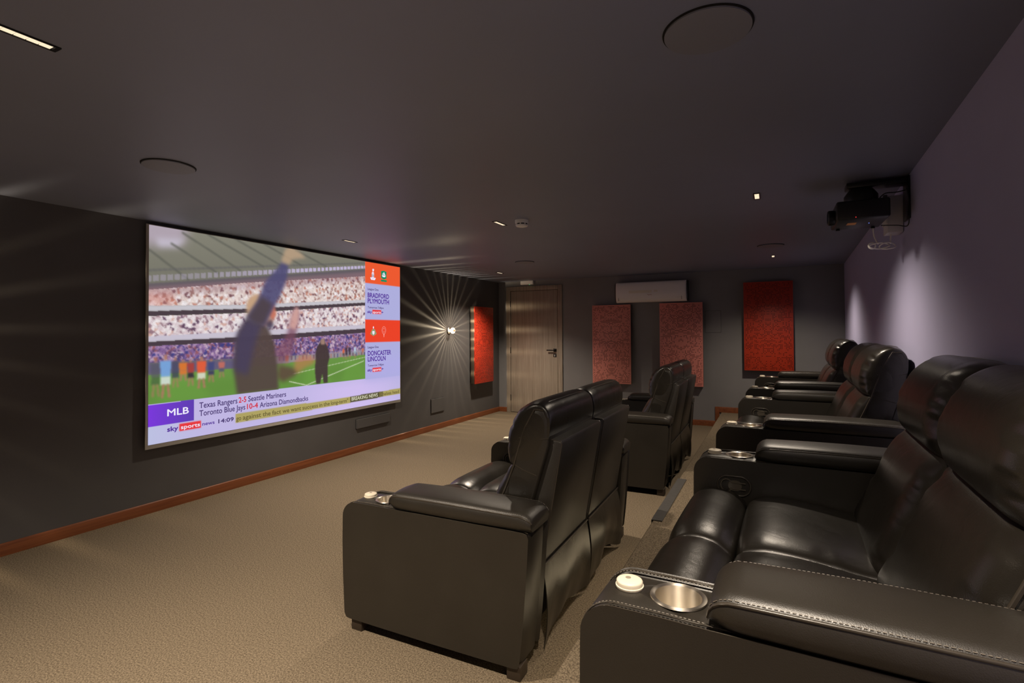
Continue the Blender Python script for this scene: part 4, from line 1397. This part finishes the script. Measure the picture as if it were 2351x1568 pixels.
lin = np.where(IMG <= 0.04045, IMG / 12.92, ((IMG + 0.055) / 1.055) ** 2.4)
def to_scr(cx_, cy_, off=0.0):
    return (SX + off - scr.location[0], SY0 + (SY1 - SY0) * cx_ / 1280.0 - scr.location[1], SZT + (SZB - SZT) * cy_ / 720.0 - scr.location[2])
me = bpy.data.meshes.new('picture')
vx = np.zeros((GH * GW, 3))
vx[:, 0] = SX + 0.0015 - scr.location[0]
vx[:, 1] = (SY0 + (SY1 - SY0) * X.ravel() / 1280.0) - scr.location[1]
vx[:, 2] = (SZT + (SZB - SZT) * Y.ravel() / 720.0) - scr.location[2]
ii, jj = np.meshgrid(np.arange(GW - 1), np.arange(GH - 1))
a0 = (jj * GW + ii).ravel()
quads = np.stack([a0, a0 + GW, a0 + GW + 1, a0 + 1], 1)
me.vertices.add(len(vx))
me.vertices.foreach_set('co', vx.ravel())
me.loops.add(quads.size)
me.loops.foreach_set('vertex_index', quads.ravel().astype(np.int32))
me.polygons.add(len(quads))
me.polygons.foreach_set('loop_start', (np.arange(len(quads)) * 4).astype(np.int32))
me.polygons.foreach_set('loop_total', np.full(len(quads), 4, np.int32))
me.update(calc_edges=True)
at = me.color_attributes.new('picture_colour', 'FLOAT_COLOR', 'POINT')
at.data.foreach_set('color', np.concatenate([lin.reshape(-1, 3), np.ones((GH * GW, 1))], 1).ravel().astype(np.float32))
pm = bpy.data.materials.new('projected_picture')
pm.use_nodes = True
nt = pm.node_tree
nt.nodes.clear()
on = N(nt, 'ShaderNodeOutputMaterial')
en = N(nt, 'ShaderNodeEmission')
an = N(nt, 'ShaderNodeAttribute', attribute_name='picture_colour')
en.inputs[1].default_value = SCREEN_GAIN
nt.links.new(an.outputs['Color'], en.inputs[0])
nt.links.new(en.outputs[0], on.inputs[0])
pic = link('picture', me, pm, scr)

# writing on the picture
def text_mesh(s):
    cu = bpy.data.curves.new('txt', 'FONT')
    cu.body = s
    cu.size = 1.0
    cu.resolution_u = 3
    o = bpy.data.objects.new('txt', cu)
    COL.objects.link(o)
    bpy.context.view_layer.update()
    dg = bpy.context.evaluated_depsgraph_get()
    m_ = bpy.data.meshes.new_from_object(o.evaluated_get(dg))
    v = np.array([x.co[:] for x in m_.vertices]) if len(m_.vertices) else np.zeros((0, 3))
    f = [tuple(p.vertices) for p in m_.polygons]
    bpy.data.objects.remove(o)
    bpy.data.curves.remove(cu)
    bpy.data.meshes.remove(m_)
    return v, f
_capH = text_mesh('H')[0][:, 1].max()
TXT = {}
def put_text(key, s, x0, x1, base, cap, col, bold=0.0):
    v, f = text_mesh(s)
    if not len(v):
        return
    bx0, bx1 = v[:, 0].min(), v[:, 0].max()
    sx = (x1 - x0) / (bx1 - bx0)
    sy = cap / _capH
    reps = [(0, 0)] if not bold else [(-bold, 0), (bold, 0), (0, bold), (0, -bold)]
    mb_, c = TXT.setdefault((key, col, s, x0, base), (MB(), col))
    for ri, (ox_, oy_) in enumerate(reps):
        vv = [to_scr(x0 + (q[0] - bx0) * sx + ox_, base - q[1] * sy + oy_, 0.0026 + 0.00003 * ri) for q in v]
        mb_.add(vv, f)
def put_poly(key, pts, col, lift=0.0026):
    mb_, c = TXT.setdefault((key, col), (MB(), col))
    mb_.add([to_scr(x_, y_, lift) for x_, y_ in pts], [tuple(range(len(pts)))])
PUR, RED, WHT = (84, 50, 150), (206, 44, 60), (232, 228, 246)
INK = (74, 58, 112)
OLV, CRM = (104, 94, 54), (206, 204, 176)
put_text('score_text', 'Texas Rangers', 169, 315, 622, 20, INK, .4)
put_text('score_text', '2-5', 321, 352, 621, 20, RED, .6)
put_text('score_text', 'Seattle Mariners', 361, 536, 621, 20, INK, .4)
put_text('score_text', 'Toronto Blue Jays', 169, 348, 650, 20, INK, .4)
put_text('score_text', '10-4', 356, 403, 650, 20, RED, .6)
put_text('score_text', 'Arizona Diamondbacks', 412, 651, 651, 20, INK, .4)
put_text('score_text', 'MLB', 60, 131, 634, 22, WHT, .7)
for w_, x0_, x1_ in (('go', 311, 331), ('against', 338, 417), ('the', 425, 461), ('fact', 469, 511), ('we', 519, 552), ('want', 560, 613), ('success', 621, 706), ('in', 714, 731), ('the', 739, 775), ('long-term"', 783, 891)):
    put_text('ticker_text', w_, x0_, x1_, 688, 17, OLV, .4)
put_text('ticker_text', 'BREAKING NEWS', 914, 1099, 684, 17, CRM, .5)
put_text('ticker_text', 'Chelsea head', 1116, 1268, 684, 17, OLV, .4)
put_text('channel_logo', 'sky', 60, 95, 686, 15, PUR, .9)
put_text('channel_logo', 'sports', 105, 171, 685, 13, WHT, .4)
put_text('channel_logo', 'news', 180, 225, 685, 12, PUR, .4)
put_text('channel_logo', '14:09', 240, 300, 686, 14, INK, .7)
for b0, (l1, l2), w1, w2 in ((0, ('BRADFORD', 'PLYMOUTH'), 1188, 1188), (294, ('DONCASTER', 'LINCOLN'), 1204, 1160)):
    put_text('fixture_text', 'League One', 1026, 1106, b0 + 141, 11, INK, .3)
    put_text('fixture_text', l1, 1027, w1, b0 + 178, 23, PUR, .9)
    put_text('fixture_text', l2, 1027, w2, b0 + 207, 23, PUR, .9)
    put_text('fixture_text', 'Tomorrow 7.40pm', 1027, 1146, b0 + 233, 10, INK, .3)
    put_text('fixture_text', 'sky', 1025, 1056, b0 + 257, 12, PUR, .8)
    put_text('fixture_text', 'sports', 1065, 1124, b0 + 257, 12, WHT, .3)
    put_text('fixture_text', '+', 1129, 1143, b0 + 257, 12, PUR, .8)
# club crests as small plain emblems
def ell(cx_, cy_, rx, ry, n=18):
    return [(cx_ + rx * math.cos(2 * math.pi * k / n), cy_ + ry * math.sin(2 * math.pi * k / n)) for k in range(n)]
GRN, DRK = (24, 138, 96), (92, 40, 40)
K_ = 'club_crest'
put_poly(K_, [(1056, 54), (1074, 54), (1074, 78), (1065, 82), (1056, 78)], WHT)
put_poly(K_, ell(1065, 50, 8, 3), WHT)
put_poly(K_, [(1060, 36), (1066, 28), (1068, 34), (1074, 30), (1072, 42), (1064, 46)], WHT)
put_poly(K_, [(1058, 58), (1062, 58), (1062, 74), (1058, 74)], DRK, .0029)
put_poly(K_, [(1068, 58), (1072, 58), (1072, 74), (1068, 74)], DRK, .0029)
put_poly(K_, [(1045, 78), (1050, 74), (1065, 84), (1080, 74), (1086, 78), (1078, 88), (1052, 88)], WHT, .0029)
put_poly(K_, [(1126, 36), (1148, 32), (1170, 36), (1168, 66), (1172, 70), (1148, 78), (1124, 70), (1128, 66)], GRN)
put_poly(K_, [(1133, 56), (1163, 56), (1158, 66), (1138, 66)], WHT, .0029)
put_poly(K_, [(1136, 52), (1146, 40), (1146, 54)], WHT, .0029)
put_poly(K_, [(1148, 54), (1150, 38), (1160, 54)], WHT, .0029)
put_poly(K_, [(1124, 80), (1172, 80), (1170, 90), (1126, 90)], GRN)
put_poly(K_, [(1044, 362), (1060, 338), (1078, 338), (1092, 362), (1068, 374)], (150, 150, 110))
put_poly(K_, [(1060, 348), (1076, 348), (1076, 360), (1068, 368), (1060, 360)], WHT, .0029)
put_poly(K_, ell(1068, 330, 4, 6), WHT)
for k in range(14):
    a_, b_ = 2 * math.pi * k / 14, 2 * math.pi * (k + 1) / 14
    for rr_ in ((15, 18), (8, 10)):
        put_poly(K_, [(1148 + rr_[0] * math.cos(a_), 344 + rr_[0] * 1.2 * math.sin(a_)), (1148 + rr_[0] * math.cos(b_), 344 + rr_[0] * 1.2 * math.sin(b_)),
                      (1148 + (rr_[0] + 2) * math.cos(b_), 344 + (rr_[0] + 2) * 1.2 * math.sin(b_)), (1148 + (rr_[0] + 2) * math.cos(a_), 344 + (rr_[0] + 2) * 1.2 * math.sin(a_))], (240, 150, 140))
put_poly(K_, [(1144, 364), (1152, 364), (1150, 380), (1146, 380)], (240, 150, 140))
def s2l(c):
    c = c / 255.0
    return c / 12.92 if c <= 0.04045 else ((c + 0.055) / 1.055) ** 2.4
_em = {}
for kk, (mb_, col) in TXT.items():
    key = kk[0]
    if col not in _em:
        _em[col] = emit('picture_ink', tuple(s2l(c) for c in col), SCREEN_GAIN)
    me_ = bpy.data.meshes.new(key)
    me_.from_pydata(mb_.v, [], mb_.f)
    link(key, me_, _em[col], pic)
